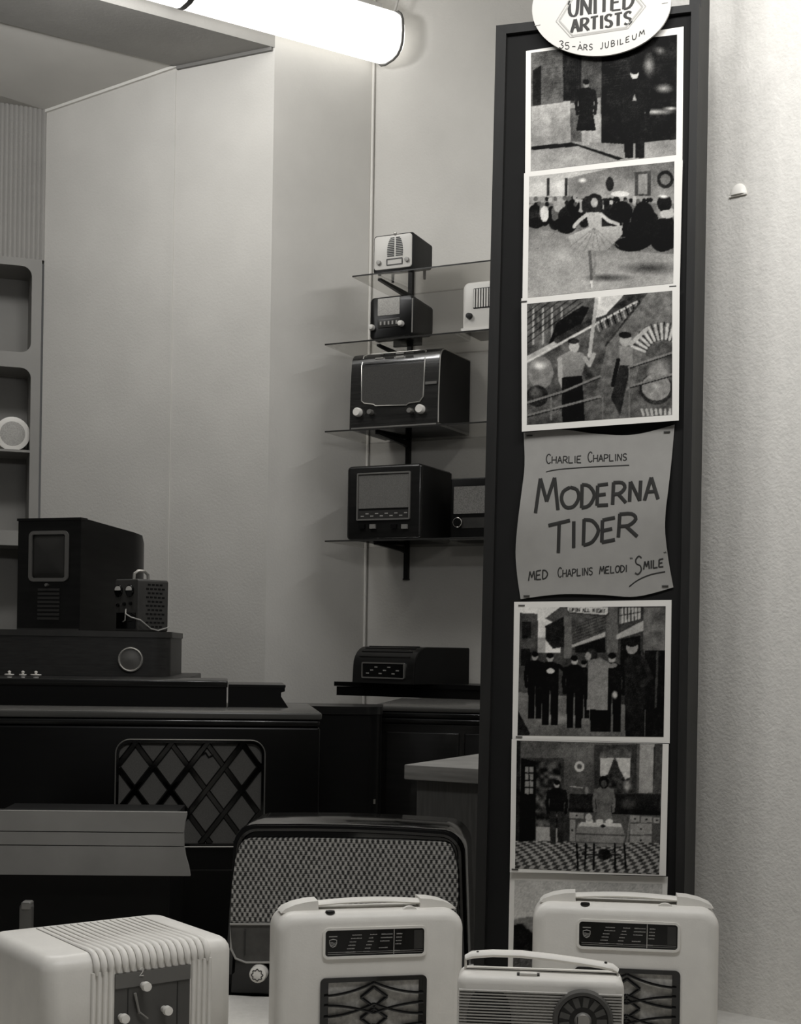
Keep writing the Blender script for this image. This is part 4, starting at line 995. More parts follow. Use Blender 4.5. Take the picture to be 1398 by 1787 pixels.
def bil(c, u, v):                                   # c: TL TR BR BL pixel corners, v down
    (x0, y0), (x1, y1), (x2, y2), (x3, y3) = c
    X = (1 - v) * ((1 - u) * x0 + u * x1) + v * ((1 - u) * x3 + u * x2)
    Y = (1 - v) * ((1 - u) * y0 + u * y1) + v * ((1 - u) * y3 + u * y2)
    return X, Y
def lpv(PX, PY, y):                                 # vectorised Thing.px on the board
    dx, dy = PX - PPX, PPY - PY
    a = (cr * dx - sr * dy) / FPX; b = (sr * dx + cr * dy) / FPX
    q = T.p + T.ay * y
    t = (a * q.y - q.x) / (T.ax.x - a * T.ax.y)
    Yd = q.y + t * T.ax.y
    return t, EYE + b * Yd - T.p.z
class Pic:
    """a drawn monochrome picture: numpy raster in the coordinates of an enlarged view (ox, oy, s)"""
    def __init__(s, inner, ox, oy, k, nx=210, ny=186, base=150):
        s.c = inner; s.nx, s.ny = nx, ny
        u, v = np.meshgrid(np.linspace(0, 1, nx), np.linspace(0, 1, ny)); s.u, s.v = u, v
        s.X, s.Y = bil(inner, u, v); s.x, s.y = (s.X - ox) * k, (s.Y - oy) * k
        s.t = np.full((ny, nx), float(base)); s.rs = np.random.RandomState(int(ox + oy + k * 7 + base))
    def inside(s, pts):
        m = np.zeros(s.x.shape, bool); n = len(pts)
        for i in range(n):
            (xa, ya), (xb, yb) = pts[i], pts[(i + 1) % n]
            if ya == yb: continue
            c = ((ya > s.y) != (yb > s.y)) & (s.x < (xb - xa) * (s.y - ya) / (yb - ya) + xa); m ^= c
        return m
    def poly(s, pts, t, t2=None, ax='y'):
        m = s.inside(pts)
        if t2 is None: s.t[m] = t
        else:
            q = s.y if ax == 'y' else s.x; v = [p[1] if ax == 'y' else p[0] for p in pts]; lo_, hi_ = min(v), max(v)
            f = (q - lo_) / (hi_ - lo_); s.t[m] = (t + (t2 - t) * f)[m]
        return m
    def ell(s, cx, cy, rx, ry, t, soft=0.0):
        d = np.sqrt(((s.x - cx) / rx) ** 2 + ((s.y - cy) / ry) ** 2)
        if soft: a = np.clip((1 - d) / soft, 0, 1); s.t = s.t * (1 - a) + t * a
        else: s.t[d < 1] = t
    def line(s, pts, w, t):
        for (xa, ya), (xb, yb) in zip(pts, pts[1:]):
            L2 = (xb - xa) ** 2 + (yb - ya) ** 2 + 1e-9
            k = np.clip(((s.x - xa) * (xb - xa) + (s.y - ya) * (yb - ya)) / L2, 0, 1)
            d = np.hypot(s.x - xa - k * (xb - xa), s.y - ya - k * (yb - ya)); s.t[d < w / 2] = t
    def noise(s, amp, nx, ny, mask=None):
        g = s.rs.rand(ny + 2, nx + 2); fx, fy = s.u * nx, s.v * ny
        i, j = fx.astype(int), fy.astype(int); a, b = fx - i, fy - j
        n = (g[j, i] * (1 - a) + g[j, i + 1] * a) * (1 - b) + (g[j + 1, i] * (1 - a) + g[j + 1, i + 1] * a) * b
        n = (n - 0.5) * 2 * amp
        if mask is None: s.t = s.t + n
        else: s.t[mask] += n[mask]
    def fig(s, x, top, bot, coat=25, face=150, legs=20, w=1.0, skirt=False, arm=0):
        H = bot - top; hw = H * 0.11 * w
        s.ell(x, top + H * .07, H * .045, H * .065, face); s.ell(x, top + H * .04, H * .05, H * .04, max(coat - 5, 10))
        s.poly([(x - hw, top + H * .17), (x - hw * .4, top + H * .13), (x + hw * .4, top + H * .13), (x + hw, top + H * .17), (x + hw * .9, top + H * .52), (x - hw * .9, top + H * .52)], coat)
        if skirt: s.poly([(x - hw * .7, top + H * .4), (x + hw * .7, top + H * .4), (x + hw * 1.25, top + H * .78), (x - hw * 1.25, top + H * .78)], coat); s.poly([(x - hw * .6, top + H * .78), (x + hw * .6, top + H * .78), (x + hw * .4, bot), (x - hw * .4, bot)], legs)
        else:
            s.poly([(x - hw * .9, top + H * .5), (x - hw * .05, top + H * .5), (x - hw * .1, bot), (x - hw * .85, bot)], legs); s.poly([(x + hw * .05, top + H * .5), (x + hw * .9, top + H * .5), (x + hw * .85, bot), (x + hw * .1, bot)], legs)
        s.line([(x - hw, top + H * .18), (x - hw * 1.25, top + H * .36), (x - hw * 1.1, top + H * .52)], H * .05, coat); s.line([(x + hw, top + H * .18), (x + hw * (1.25 + arm), top + H * (.36 - .08 * arm)), (x + hw * (1.1 + 2 * arm), top + H * (.52 - .2 * arm))], H * .05, coat)
    def mesh(s, yfun, parent):
        s.noise(8, 80, 70); s.noise(7, 34, 30); s.noise(8, 9, 8)
        g = s.t.copy(); p = np.pad(g, 1, mode='edge')
        g = 0.5 * g + 0.125 * (p[:-2, 1:-1] + p[2:, 1:-1] + p[1:-1, :-2] + p[1:-1, 2:])
        g = g + s.rs.randn(*g.shape) * 7
        g = np.clip((g - 110) * 1.22 + 110, 6, 240) / 255.0
        l = np.where(g <= .04045, g / 12.92, ((g + .055) / 1.055) ** 2.4)
        yo = yfun(s.X, s.Y); lx, lz = lpv(s.X, s.Y, float(yo.mean()))
        n = s.nx * s.ny
        V = np.stack([lx.ravel(), yo.ravel() - 0.0004, lz.ravel()], 1)
        idx = np.arange(n).reshape(s.ny, s.nx)
        F = np.stack([idx[1:, :-1].ravel(), idx[1:, 1:].ravel(), idx[:-1, 1:].ravel(), idx[:-1, :-1].ravel()], 1)
        me = bpy.data.meshes.new('picture'); me.vertices.add(n); me.vertices.foreach_set('co', V.ravel())
        me.loops.add(F.size); me.loops.foreach_set('vertex_index', F.ravel().astype(np.int32))
        me.polygons.add(len(F)); me.polygons.foreach_set('loop_start', np.arange(0, F.size, 4, dtype=np.int32))
        me.polygons.foreach_set('loop_total', np.full(len(F), 4, np.int32)); me.update(calc_edges=True); me.validate()
        ca = me.color_attributes.new('tone', 'FLOAT_COLOR', 'POINT'); k = l.ravel()
        ca.data.foreach_set('color', np.stack([k * TINT[0], k * TINT[1], k * TINT[2], np.ones(n)], 1).ravel().astype(np.float32))
        me.materials.append(print_m); me.polygons.foreach_set('use_smooth', np.ones(len(F), bool))
        o = bpy.data.objects.new('picture', me); COL.objects.link(o); o.parent = parent; return o
def on_board(name, label, cat, group, centre_px):
    """an Empty on the board, sharing the board's axes, for something pinned there"""
    x, z = T.px(*centre_px); o = bpy.data.objects.new(name, None); o.empty_display_size = .03; COL.objects.link(o)
    w = T.p + T.ax * x; o.location = (w.x, w.y, T.p.z + z); o.rotation_euler = (0, 0, BYAW)
    o['off'] = 0; del o['off']
    tag(o, label, cat, group); return o, (x, z)
def shift(ob, c):                                   # board-local mesh -> local to its own Empty
    ob.data.transform(Matrix.Translation((-c[0], 0, -c[1]))); ob.data.update(); return ob
def sheet(outer, yfun, parent, c, m, nu=18, nv=16, outline=None):
    P = []
    for j in range(nv + 1):
        for i in range(nu + 1):
            u, v = i / nu, j / nv
            X, Y = outline(u, v) if outline else bil(outer, u, v)
            y = float(yfun(np.array([X]), np.array([Y]))[0]); x, z = T.px(X, Y, y); P.append((x, y, z))
    mb = MB(); n = nu + 1; N = len(P)
    mb.v = P + [(x, y + 0.0005, z) for x, y, z in P]
    for j in range(nv):
        for i in range(nu):
            a = j * n + i; mb.f.append((a, a + 1, a + n + 1, a + n)); mb.f.append((N + a, N + a + n, N + a + n + 1, N + a + 1))
    brd = [i for i in range(n)] + [j * n + nu for j in range(1, nv + 1)] + [nv * n + i for i in range(nu - 1, -1, -1)] + [j * n for j in range(nv - 1, 0, -1)]
    for a, b in zip(brd, brd[1:] + brd[:1]): mb.f.append((a, N + a, N + b, b))
    return shift(mb.build('paper', m, parent, 60), c)
def bulge(outer, base, amp, fold=0.0):
    xs_ = [p[0] for p in outer]; ys_ = [p[1] for p in outer]; x0, x1, y0, y1 = min(xs_), max(xs_), min(ys_), max(ys_)
    def f(X, Y):
        u = np.clip((X - x0) / (x1 - x0), 0, 1); v = np.clip((Y - y0) / (y1 - y0), 0, 1)
        return base - amp * np.sin(PI * u) ** 2 * (0.5 + 0.5 * v) - fold * (v ** 3) * (u - 0.5) ** 2 * 4
    return f
PG = 'film stills pinned to the dark board'
def still(outer, inner, pic, base, amp, label, pins=()):
    cpx = (sum(p[0] for p in outer) / 4, sum(p[1] for p in outer) / 4)
    o, c = on_board('photo_print', label, 'photograph', PG, cpx)
    f = bulge(outer, base, amp, 0.002)
    sheet(outer, f, o, c, paper_w); shift(pic.mesh(f, o), c)
    for px, py in pins:
        y = float(f(np.array([px]), np.array([py]))[0]); x, z = T.px(px, py, y)
        shift(MB().box(x - .006, x + .006, y - .0016, y - .0004, z - .0008, z + .0008).build('staple', mat('staple_dark', 70, 0.4, metal=0.5), o), c)
z3 = lambda x, y: (840 + x / 3.177, y / 3.177)
z4 = lambda x, y: (840 + x / 3.177, 260 + y / 3.177)
z6 = lambda x, y: (820 + x / 3.039, 1030 + y / 3.039)

# still 1: street corner with a standing woman and a figure in the dark doorway
inn = [z3(275, 292), z3(1085, 190), z3(1080, 858), z3(275, 950)]
p = Pic(inn, 840, 0, 3.177, base=70)
p.poly([(240, 240), (470, 240), (470, 570), (240, 600)], 92); p.poly([(450, 240), (560, 240), (560, 560), (455, 560)], 38); p.poly([(555, 240), (690, 240), (670, 560), (555, 560)], 74)
for k in range(22): p.line([(270, 300 + 13 * k), (460, 285 + 12 * k)], 2, 78)
p.poly([(285, 390), (332, 360), (332, 580), (285, 590)], 34)
for k in range(8): p.line([(462 + 12 * k, 330), (462 + 12 * k, 555)], 3, 28)
p.poly([(275, 590), (495, 560), (495, 785), (275, 745)], 158, 130); p.poly([(495, 575), (665, 540), (665, 815), (495, 785)], 138, 150); p.poly([(495, 600), (560, 600), (560, 800), (495, 785)], 85)
p.poly([(668, 240), (1100, 180), (1100, 800), (668, 815)], 26); p.noise(10, 40, 30)
for k in range(16): p.line([(675, 320 + 14 * k), (820, 310 + 13 * k)], 2, 42)
p.ell(930, 360, 40, 80, 140, 1.0); p.ell(1010, 490, 60, 34, 150, 1.0); p.ell(960, 620, 130, 22, 175, 1.0); p.ell(1050, 600, 50, 14, 200, 1.0); p.ell(990, 280, 40, 30, 110, 1.0)
p.poly([(275, 745), (495, 785), (800, 800), (1100, 770), (1100, 900), (240, 1000)], 128, 150); p.noise(12, 18, 14)
p.poly([(275, 812), (500, 790), (790, 880), (760, 890), (540, 812), (275, 832)], 24)
p.fig(582, 440, 806, 22, 120, 150, 1.1, True); p.fig(850, 372, 878, 24, 165, 22, 1.15); p.poly([(838, 560), (850, 520), (862, 560)], 130)
o1 = [z3(248, 283), z3(1122, 147), z3(1115, 888), z3(243, 965)]
still(o1, inn, p, -0.0012, 0.003, 'topmost photograph on the board: street corner with two dark figures')
# still 2: hall full of seated people, a dancer on the open floor
inn = [z4(265, 152), z4(1070, 68), z4(1065, 745), z4(258, 825)]
p = Pic(inn, 840, 260, 3.177, base=110)
p.poly([(240, 60), (1100, 40), (1100, 300), (240, 300)], 96, 140); p.poly([(250, 180), (480, 165), (480, 260), (250, 265)], 175); p.noise(16, 14, 10)
p.poly([(250, 150), (700, 110), (430, 175), (250, 195)], 165)
for x in (370, 470): p.poly([(x - 8, 160), (x + 8, 160), (x + 8, 260), (x - 8, 260)], 50)
p.ell(713, 195, 22, 40, 38); p.ell(1020, 168, 46, 50, 40); p.ell(1020, 168, 28, 30, 110); p.poly([(850, 130), (940, 120), (940, 260), (850, 260)], 66); p.poly([(872, 140), (920, 136), (920, 250), (872, 250)], 128)
p.ell(560, 175, 30, 18, 210, .8)
p.poly([(240, 440), (480, 470), (700, 560), (1100, 585), (1100, 860), (240, 860)], 120, 165); p.ell(420, 600, 200, 70, 165, 1.0); p.ell(930, 660, 200, 40, 70, 1.0); p.ell(700, 715, 160, 26, 60, 1.0); p.noise(10, 12, 9)
rs = random.Random(5)
for k in range(120):
    x = rs.uniform(262, 1070); yb = 250 + 90 * rs.random() + (60 if x > 700 else 0) + max(0, (x - 700) * 0.25) * rs.random()
    r_ = rs.uniform(13, 34); p.ell(x, yb + 60, r_ * 1.1, r_ * 1.6, rs.choice((14, 18, 22, 30, 40, 90, 150)))
for k in range(60):
    x = rs.uniform(262, 1068); yb = 268 + 45 * rs.random() + max(0, (x - 800) * .15) * rs.random()
    p.ell(x, yb, 11, 13, rs.choice((20, 30, 90, 140, 165)))
for x, y, rx, ry, t in ((900, 420, 70, 130, 20), (780, 350, 60, 60, 18), (1000, 480, 70, 90, 16), (830, 530, 90, 40, 18), (470, 420, 60, 50, 16), (300, 410, 45, 30, 22), (1015, 300, 40, 50, 24)): p.ell(x, y, rx, ry, t)
p.ell(350, 360, 24, 44, 190); p.ell(1030, 360, 40, 24, 170); p.ell(770, 250, 50, 16, 190); p.ell(1012, 262, 36, 14, 200, .6)
x = 628; p.ell(x, 300, 46, 52, 34); p.ell(x, 298, 19, 27, 150); p.ell(x + 5, 304, 10, 12, 172, .6); p.poly([(580, 352), (670, 352), (668, 440), (600, 440)], 158); p.line([(585, 365), (540, 400), (515, 430)], 20, 170); p.line([(668, 365), (710, 400), (760, 418)], 20, 170)
p.poly([(600, 432), (665, 432), (785, 425), (770, 490), (700, 560), (590, 575), (500, 540), (480, 485)], 160, 140)
for k in range(14): p.line([(630, 436), (490 + 21 * k, 545 + 22 * math.sin(k / 4))], 3, 112 + 40 * (k % 2))
p.line([(602, 570), (612, 690), (612, 760)], 17, 90); p.line([(628, 570), (632, 640), (624, 700)], 15, 120); p.line([(612, 735), (614, 765)], 14, 190)
o2 = [z4(237, 135), z4(1117, 62), z4(1100, 765), z4(228, 835)]
still(o2, inn, p, -0.0066, 0.003, 'photograph of a dancer before a crowded hall, second from the top of the board', [z4(1062, 762)])
# still 3: factory floor with girders, wheel and railings
inn = [z4(253, 858), z4(1058, 785), z4(1058, 1473), z4(253, 1530)]
p = Pic(inn, 840, 260, 3.177, base=84)
p.noise(22, 12, 10)
for k in range(9): p.line([(262 + 26 * k, 880), (262 + 26 * k, 1080)], 12, 150 if k % 2 else 90)
p.poly([(370, 1090), (420, 960), (560, 870), (600, 880), (560, 960), (480, 1040)], 20); p.ell(480, 1010, 90, 50, 24, .6)
for k in range(6): p.line([(250, 1080 - 34 * k), (560, 850 - 34 * k)], 5, 42)
p.poly([(250, 1150), (850, 820), (870, 850), (250, 1190)], 165); p.line([(420, 1060), (900, 800)], 34, 60); p.line([(250, 1180), (860, 850)], 8, 190)
p.poly([(640, 820), (800, 800), (690, 920), (630, 940)], 190); p.line([(640, 830), (600, 1150)], 20, 160)
for k in range(14): p.line([(640 + 18 * k, 960 - 9 * k), (655 + 18 * k, 1010 - 9 * k)], 7, 20 if k % 2 else 150)
p.poly([(600, 1500), (700, 1080), (930, 790), (1070, 770), (1070, 1040), (900, 1100), (800, 1520)], 108, 90); p.noise(9, 30, 26)
p.line([(690, 1090), (880, 850)], 10, 60)
for a in range(200, 330, 11):
    b = R(a); p.line([(1010 + 110 * math.cos(b), 1160 + 110 * math.sin(b)), (1010 + 185 * math.cos(b), 1160 + 190 * math.sin(b))], 15, 172)
for a in range(205, 335, 11):
    b = R(a); p.line([(1010 + 100 * math.cos(b), 1160 + 100 * math.sin(b)), (1010 + 195 * math.cos(b), 1160 + 200 * math.sin(b))], 5, 26)
p.ell(970, 1330, 92, 88, 46); p.ell(970, 1320, 80, 74, 128); p.ell(965, 1310, 30, 26, 170, .8); p.ell(985, 1240, 74, 70, 134, .5)
for k in range(7): p.line([(890 + 26 * k, 1445), (900 + 24 * k, 1475)], 14, 165)
p.ell(330, 1240, 70, 90, 120); p.ell(320, 1200, 50, 30, 200, .8); p.ell(310, 1370, 60, 60, 44); p.ell(300, 1350, 40, 40, 96, .6); p.noise(16, 40, 34)
x = 500; p.ell(515, 1095, 28, 34, 165); p.ell(512, 1065, 32, 16, 40); p.poly([(430, 1150), (490, 1120), (560, 1130), (585, 1160), (556, 1262), (446, 1272)], 138, 118); p.line([(435, 1165), (440, 1280), (462, 1330)], 26, 150); p.line([(575, 1160), (600, 1200), (625, 1140)], 22, 160)
p.poly([(446, 1268), (560, 1258), (575, 1510), (450, 1520)], 22, 18)
p.ell(800, 1060, 34, 34, 150); p.ell(798, 1032, 36, 18, 30); p.line([(830, 1080), (915, 1000)], 22, 160); p.poly([(765, 1090), (840, 1100), (840, 1210), (770, 1210)], 126); p.poly([(770, 1200), (830, 1200), (770, 1480), (720, 1380)], 44); p.line([(760, 1170), (730, 1310)], 22, 22)
for pts in (((250, 1410), (460, 1345), (660, 1262)), ((250, 1480), (660, 1375)), ((820, 1210), (1060, 1130)), ((820, 1320), (1060, 1250))): p.line(list(pts), 16, 120); p.line([(a, b + 7) for a, b in pts], 5, 28)
for x in (388, 675, 822): p.line([(x, 1380 if x < 800 else 1210), (x, 1500)], 9, 110)
o3 = [z4(222, 828), z4(1100, 762), z4(1095, 1505), z4(225, 1567)]
still(o3, inn, p, -0.0120, 0.003, 'photograph of two workers among factory wheels and railings, above the grey sheet', [z4(236, 846)])
# still 5: street scene, group of people outside a shopfront
inn = [z6(265, 92), z6(1038, 85), z6(1028, 778), z6(253, 770)]
p = Pic(inn, 820, 1030, 3.039, base=70)
p.poly([(240, 60), (480, 60), (480, 330), (240, 330)], 205); p.poly([(250, 120), (360, 125), (360, 540), (250, 540)], 74); p.poly([(275, 165), (325, 168), (325, 255), (275, 255)], 34); p.poly([(270, 310), (320, 310), (320, 400), (270, 400)], 30); p.poly([(360, 250), (400, 250), (400, 330), (360, 330)], 160)
p.poly([(398, 150), (520, 60), (740, 60), (740, 260), (540, 300), (500, 200)], 84); p.noise(12, 24, 20)
for k in range(9): p.line([(545, 190 + 16 * k), (735, 120 + 16 * k)], 3, 50)
p.poly([(400, 190), (500, 140), (505, 300), (440, 310), (400, 260)], 40); p.poly([(500, 140), (540, 140), (540, 360), (500, 360)], 105)
p.poly([(540, 290), (720, 220), (720, 245), (540, 305)], 165); p.poly([(560, 300), (720, 250), (720, 330), (560, 330)], 26)
p.poly([(725, 60), (785, 60), (785, 330), (725, 330)], 96); p.poly([(790, 60), (1050, 60), (1050, 800), (790, 800)], 60); p.poly([(795, 95), (910, 90), (910, 150), (795, 180)], 165)
for k in range(7): p.line([(800 + 18 * k, 90), (800 + 18 * k, 180)], 5, 60)
p.line([(795, 135), (910, 115)], 5, 60); p.poly([(780, 235), (920, 160), (920, 215), (780, 262)], 155); p.poly([(800, 260), (905, 240), (905, 400), (800, 400)], 22)
p.poly([(920, 90), (1040, 90), (1040, 330), (920, 330)], 100); p.noise(28, 26, 24, p.inside([(920, 90), (1040, 90), (1040, 330), (920, 330)]))
p.poly([(240, 540), (500, 560), (1050, 640), (1050, 800), (240, 800)], 120, 96); p.ell(480, 680, 160, 40, 150, 1.0); p.poly([(240, 610), (320, 760), (290, 790), (240, 790)], 36)
p.poly([(930, 320), (1040, 320), (1040, 780), (930, 780)], 26); p.line([(995, 330), (985, 620)], 12, 70)
p.poly([(512, 84), (738, 84), (738, 125), (725, 140), (525, 122), (512, 110)], 60); p.poly([(518, 88), (732, 88), (732, 122), (722, 132), (530, 116), (518, 106)], 180)
# the shop sign in the picture
seg = {'O': [[(0, 0), (1, 0), (1, 1), (0, 1), (0, 0)]], 'P': [[(0, 1), (0, 0), (1, 0), (1, .5), (0, .5)]], 'E': [[(1, 0), (0, 0), (0, 1), (1, 1)], [(0, .5), (.8, .5)]], 'N': [[(0, 1), (0, 0), (1, 1), (1, 0)]], 'A': [[(0, 1), (.5, 0), (1, 1)], [(.2, .65), (.8, .65)]], 'L': [[(0, 0), (0, 1), (1, 1)]], 'I': [[(.5, 0), (.5, 1)]], 'G': [[(1, 0), (0, 0), (0, 1), (1, 1), (1, .5), (.6, .5)]], 'H': [[(0, 0), (0, 1)], [(1, 0), (1, 1)], [(0, .5), (1, .5)]], 'T': [[(0, 0), (1, 0)], [(.5, 0), (.5, 1)]]}
x = 532
for ch in 'OPEN ALL NIGHT':
    if ch != ' ':
        for st in seg[ch]: p.line([(x + a * 9.5, 95 + (x - 532) * .035 + b * 17) for a, b in st], 3.4, 40)
    x += 13.4
p.fig(345, 325, 680, 16, 150, 16, 1.05); p.fig(425, 330, 716, 20, 150, 16, 1.15, arm=.7); p.ell(428, 428, 22, 14, 190); p.fig(555, 345, 730, 18, 165, 16, 1.1); p.fig(605, 370, 680, 22, 130, 18, 1.0); p.fig(755, 330, 750, 18, 140, 14, 1.15)
p.ell(645, 345, 32, 36, 46); p.ell(628, 350, 16, 22, 140); p.poly([(628, 370), (690, 360), (735, 400), (732, 636), (622, 634)], 118, 135); p.poly([(640, 632), (722, 636), (722, 750), (640, 750)], 14); p.line([(690, 370), (745, 402), (770, 398)], 24, 118)
p.ell(860, 300, 32, 40, 140); p.ell(858, 280, 34, 20, 34); p.poly([(820, 370), (850, 340), (900, 340), (940, 380), (962, 470), (930, 500), (925, 780), (825, 780)], 40, 30); p.line([(925, 380), (960, 460), (915, 500)], 30, 48); p.ell(770, 555, 18, 26, 165, .5); p.noise(6, 60, 50)
o5 = [z6(235, 62), z6(1070, 52), z6(1060, 812), z6(225, 790)]
still(o5, inn, p, -0.0012, 0.003, 'photograph of a group of people outside a shopfront, just below the grey sheet', [z6(262, 777), z6(275, 80)])
# still 6: kitchen with open door, curtained window and laid table
inn = [z6(248, 797), z6(1022, 815), z6(1005, 1508), z6(240, 1475)]
p = Pic(inn, 820, 1030, 3.039, base=84)
p.poly([(230, 790), (1030, 790), (1030, 1120), (230, 1120)], 92, 78); p.ell(590, 860, 180, 60, 112, 1.0)
p.poly([(240, 790), (268, 800), (262, 1480), (235, 1480)], 40); p.poly([(275, 890), (500, 890), (500, 1340), (275, 1340)], 60); p.poly([(350, 905), (485, 905), (485, 1260), (350, 1260)], 60); p.noise(60, 34, 40, p.inside([(350, 905), (485, 905), (485, 1260), (350, 1260)]))
p.poly([(270, 890), (350, 910), (348, 1320), (262, 1355)], 15)
for k in range(2):
    for j in range(4): p.poly([(292 + 24 * k, 935 + 38 * j), (312 + 24 * k, 937 + 38 * j), (312 + 24 * k, 968 + 38 * j), (292 + 24 * k, 966 + 38 * j)], 130)
p.poly([(350, 1255), (475, 1260), (475, 1330), (350, 1330)], 150); p.ell(582, 935, 26, 28, 180); p.ell(582, 935, 13, 14, 90)
p.poly([(660, 820), (885, 820), (885, 1080), (660, 1080)], 62); p.poly([(690, 830), (855, 830), (855, 900), (690, 900)], 66, 100); p.noise(24, 40, 34, p.inside([(690, 830), (855, 830), (855, 900), (690, 900)]))
p.poly([(692, 890), (765, 890), (740, 960), (715, 1000), (692, 985)], 178); p.poly([(775, 890), (852, 890), (850, 990), (825, 1005), (795, 950)], 185); p.ell(745, 1010, 40, 36, 50); p.ell(835, 1040, 30, 40, 150, .7); p.noise(30, 60, 50, p.inside([(690, 960), (860, 960), (860, 1075), (690, 1075)]))
p.poly([(900, 815), (985, 815), (970, 1075), (895, 1075)], 160, 135); p.poly([(985, 815), (1030, 815), (1010, 1080), (975, 1080)], 74); p.line([(980, 820), (972, 1075)], 5, 50)
p.poly([(530, 1080), (1010, 1080), (1010, 1170), (525, 1165)], 36); p.ell(840, 1130, 50, 40, 70, .6); p.poly([(520, 1155), (1010, 1170), (1010, 1195), (520, 1175)], 26)
for (a, b, c, d_) in ((530, 1180, 605, 1210), (850, 1195, 900, 1230), (908, 1200, 965, 1232), (975, 1205, 1008, 1235), (850, 1238, 965, 1295), (850, 1302, 965, 1352), (530, 1215, 560, 1330)): p.poly([(a, b), (c, b), (c, d_), (a, d_)], 140); p.ell((a + c) / 2, (b + d_) / 2, 6, 5, 40)
p.ell(620, 1060, 12, 26, 130, .5); p.line([(535, 1040), (600, 1048)], 5, 160)
fl_ = p.inside([(235, 1330), (1010, 1340), (1010, 1520), (235, 1500)]); ck = ((np.floor((p.x + (p.y - 1330) * .9) / 26) + np.floor((p.y - 1330) / (9 + (p.y - 1330) * .03))) % 2) > 0
p.t[fl_] = np.where(ck, 150, 66)[fl_]
p.poly([(520, 1170), (530, 1170), (530, 1330), (470, 1330), (475, 1150)], 60)
p.fig(462, 1005, 1340, 20, 150, 50, 1.15); p.fig(712, 1000, 1330, 108, 70, 108, 1.2, True); p.ell(712, 1018, 26, 34, 26); p.ell(712, 1026, 15, 20, 76); p.poly([(670, 1100), (690, 1080), (690, 1130), (740, 1130), (740, 1080), (765, 1110), (745, 1145), (680, 1145)], 96)
p.poly([(575, 1235), (805, 1245), (825, 1300), (810, 1360), (565, 1350), (562, 1300)], 140, 118); p.poly([(590, 1228), (800, 1236), (808, 1256), (580, 1250)], 190); p.line([(565, 1290), (820, 1300)], 6, 80); p.line([(565, 1335), (815, 1345)], 5, 90)
for x in (635, 690, 740): p.ell(x, 1225, 20, 12, 200)
p.ell(632, 1205, 18, 22, 170); p.ell(708, 1250, 14, 8, 40)
for x0, x1 in ((568, 575), (615, 612), (820, 828), (770, 772), (660, 658)): p.line([(x0, 1345), (x1, 1480)], 10, 26)
p.ell(715, 1400, 34, 30, 30); p.line([(600, 1400), (800, 1405)], 8, 40); p.line([(848, 1220), (832, 1360)], 8, 120); p.noise(6, 60, 50)
o6 = [z6(222, 790), z6(1055, 815), z6(1040, 1515), z6(212, 1495)]
still(o6, inn, p, -0.0066, 0.003, 'photograph of a kitchen with a laid table, second from the bottom of the board', [z6(240, 1480)])
# still 7: open landscape, mostly behind the portable
inn = [(898, 1536), (1156, 1543), (1150, 1752), (894, 1748)]
p = Pic(inn, 0, 0, 1, 120, 100, base=176)
p.poly([(880, 1500), (1180, 1500), (1180, 1620), (880, 1620)], 160, 188); p.noise(6, 6, 5); p.poly([(880, 1612), (905, 1602), (940, 1598), (990, 1606), (1170, 1600), (1170, 1780), (880, 1780)], 120, 110); p.poly([(880, 1616), (910, 1612), (935, 1632), (990, 1640), (1170, 1630), (1170, 1700), (880, 1660)], 26); p.poly([(880, 1655), (1170, 1680), (1170, 1780), (880, 1780)], 84); p.noise(14, 30, 24, p.inside([(880, 1610), (1170, 1610), (1170, 1780), (880, 1780)]))
o7 = [(890, 1522), (1165.5, 1530), (1158, 1760), (885, 1756)]
still(o7, inn, p, -0.0012, 0.0025, 'pale landscape photograph at the bottom of the board, half hidden by the portable')

# ---- hand lettering
FONT = {
 'A': [[(0, 0), (.5, 1), (1, 0)], [(.2, .36), (.82, .36)]], 'B': [[(0, 0), (0, 1), (.65, .95), (.8, .75), (.6, .55), (0, .52)], [(.6, .52), (.95, .3), (.75, .04), (0, 0)]],
 'C': [[(.95, .85), (.6, 1), (.2, .85), (0, .5), (.2, .12), (.6, 0), (.95, .15)]], 'D': [[(.05, 1), (0, 0)], [(.02, .98), (.6, .9), (1, .5), (.6, .08), (0, 0)]],
 'E': [[(.95, 1), (.05, .96), (0, .02), (.95, 0)], [(.03, .5), (.75, .52)]], 'H': [[(0, 0), (.05, 1)], [(.95, 0), (1, 1)], [(.02, .48), (.97, .5)]], 'I': [[(.5, 0), (.52, 1)]],
 'J': [[(.8, 1), (.78, .3), (.5, 0), (.1, .12)]], 'L': [[(.05, 1), (0, 0), (.95, .02)]], 'M': [[(0, 0), (.22, 1)], [(.22, 1), (.5, .3)], [(.5, .3), (.85, 1)], [(.85, 1), (1, 0)]],
 'N': [[(0, 0), (.08, 1)], [(.08, 1), (.9, 0)], [(.9, 0), (1, 1)]], 'O': [[(.5, 1), (.1, .8), (0, .4), (.25, .03), (.7, .05), (1, .45), (.9, .85), (.5, 1)]],
 'P': [[(0, 0), (.05, 1)], [(.03, .98), (.7, .95), (.95, .72), (.6, .48), (.02, .45)]], 'R': [[(0, 0), (.08, 1)], [(.06, .98), (.7, .95), (.92, .72), (.55, .48), (.05, .46)], [(.4, .46), (1, 0)]],
 'S': [[(.9, .86), (.55, 1), (.12, .84), (.2, .6), (.75, .42), (.85, .15), (.45, 0), (.02, .12)]], 'T': [[(0, .96), (1, 1)], [(.5, .97), (.46, 0)]], 'U': [[(0, 1), (.04, .25), (.4, 0), (.8, .15), (.95, 1)], ],
 '3': [[(.05, .9), (.55, 1), (.85, .78), (.4, .55), (.9, .3), (.5, 0), (0, .12)]], '5': [[(.9, 1), (.2, .97), (.12, .56), (.6, .6), (.9, .3), (.5, 0), (0, .1)]], '-': [[(.05, .45), (.95, .48)]]}
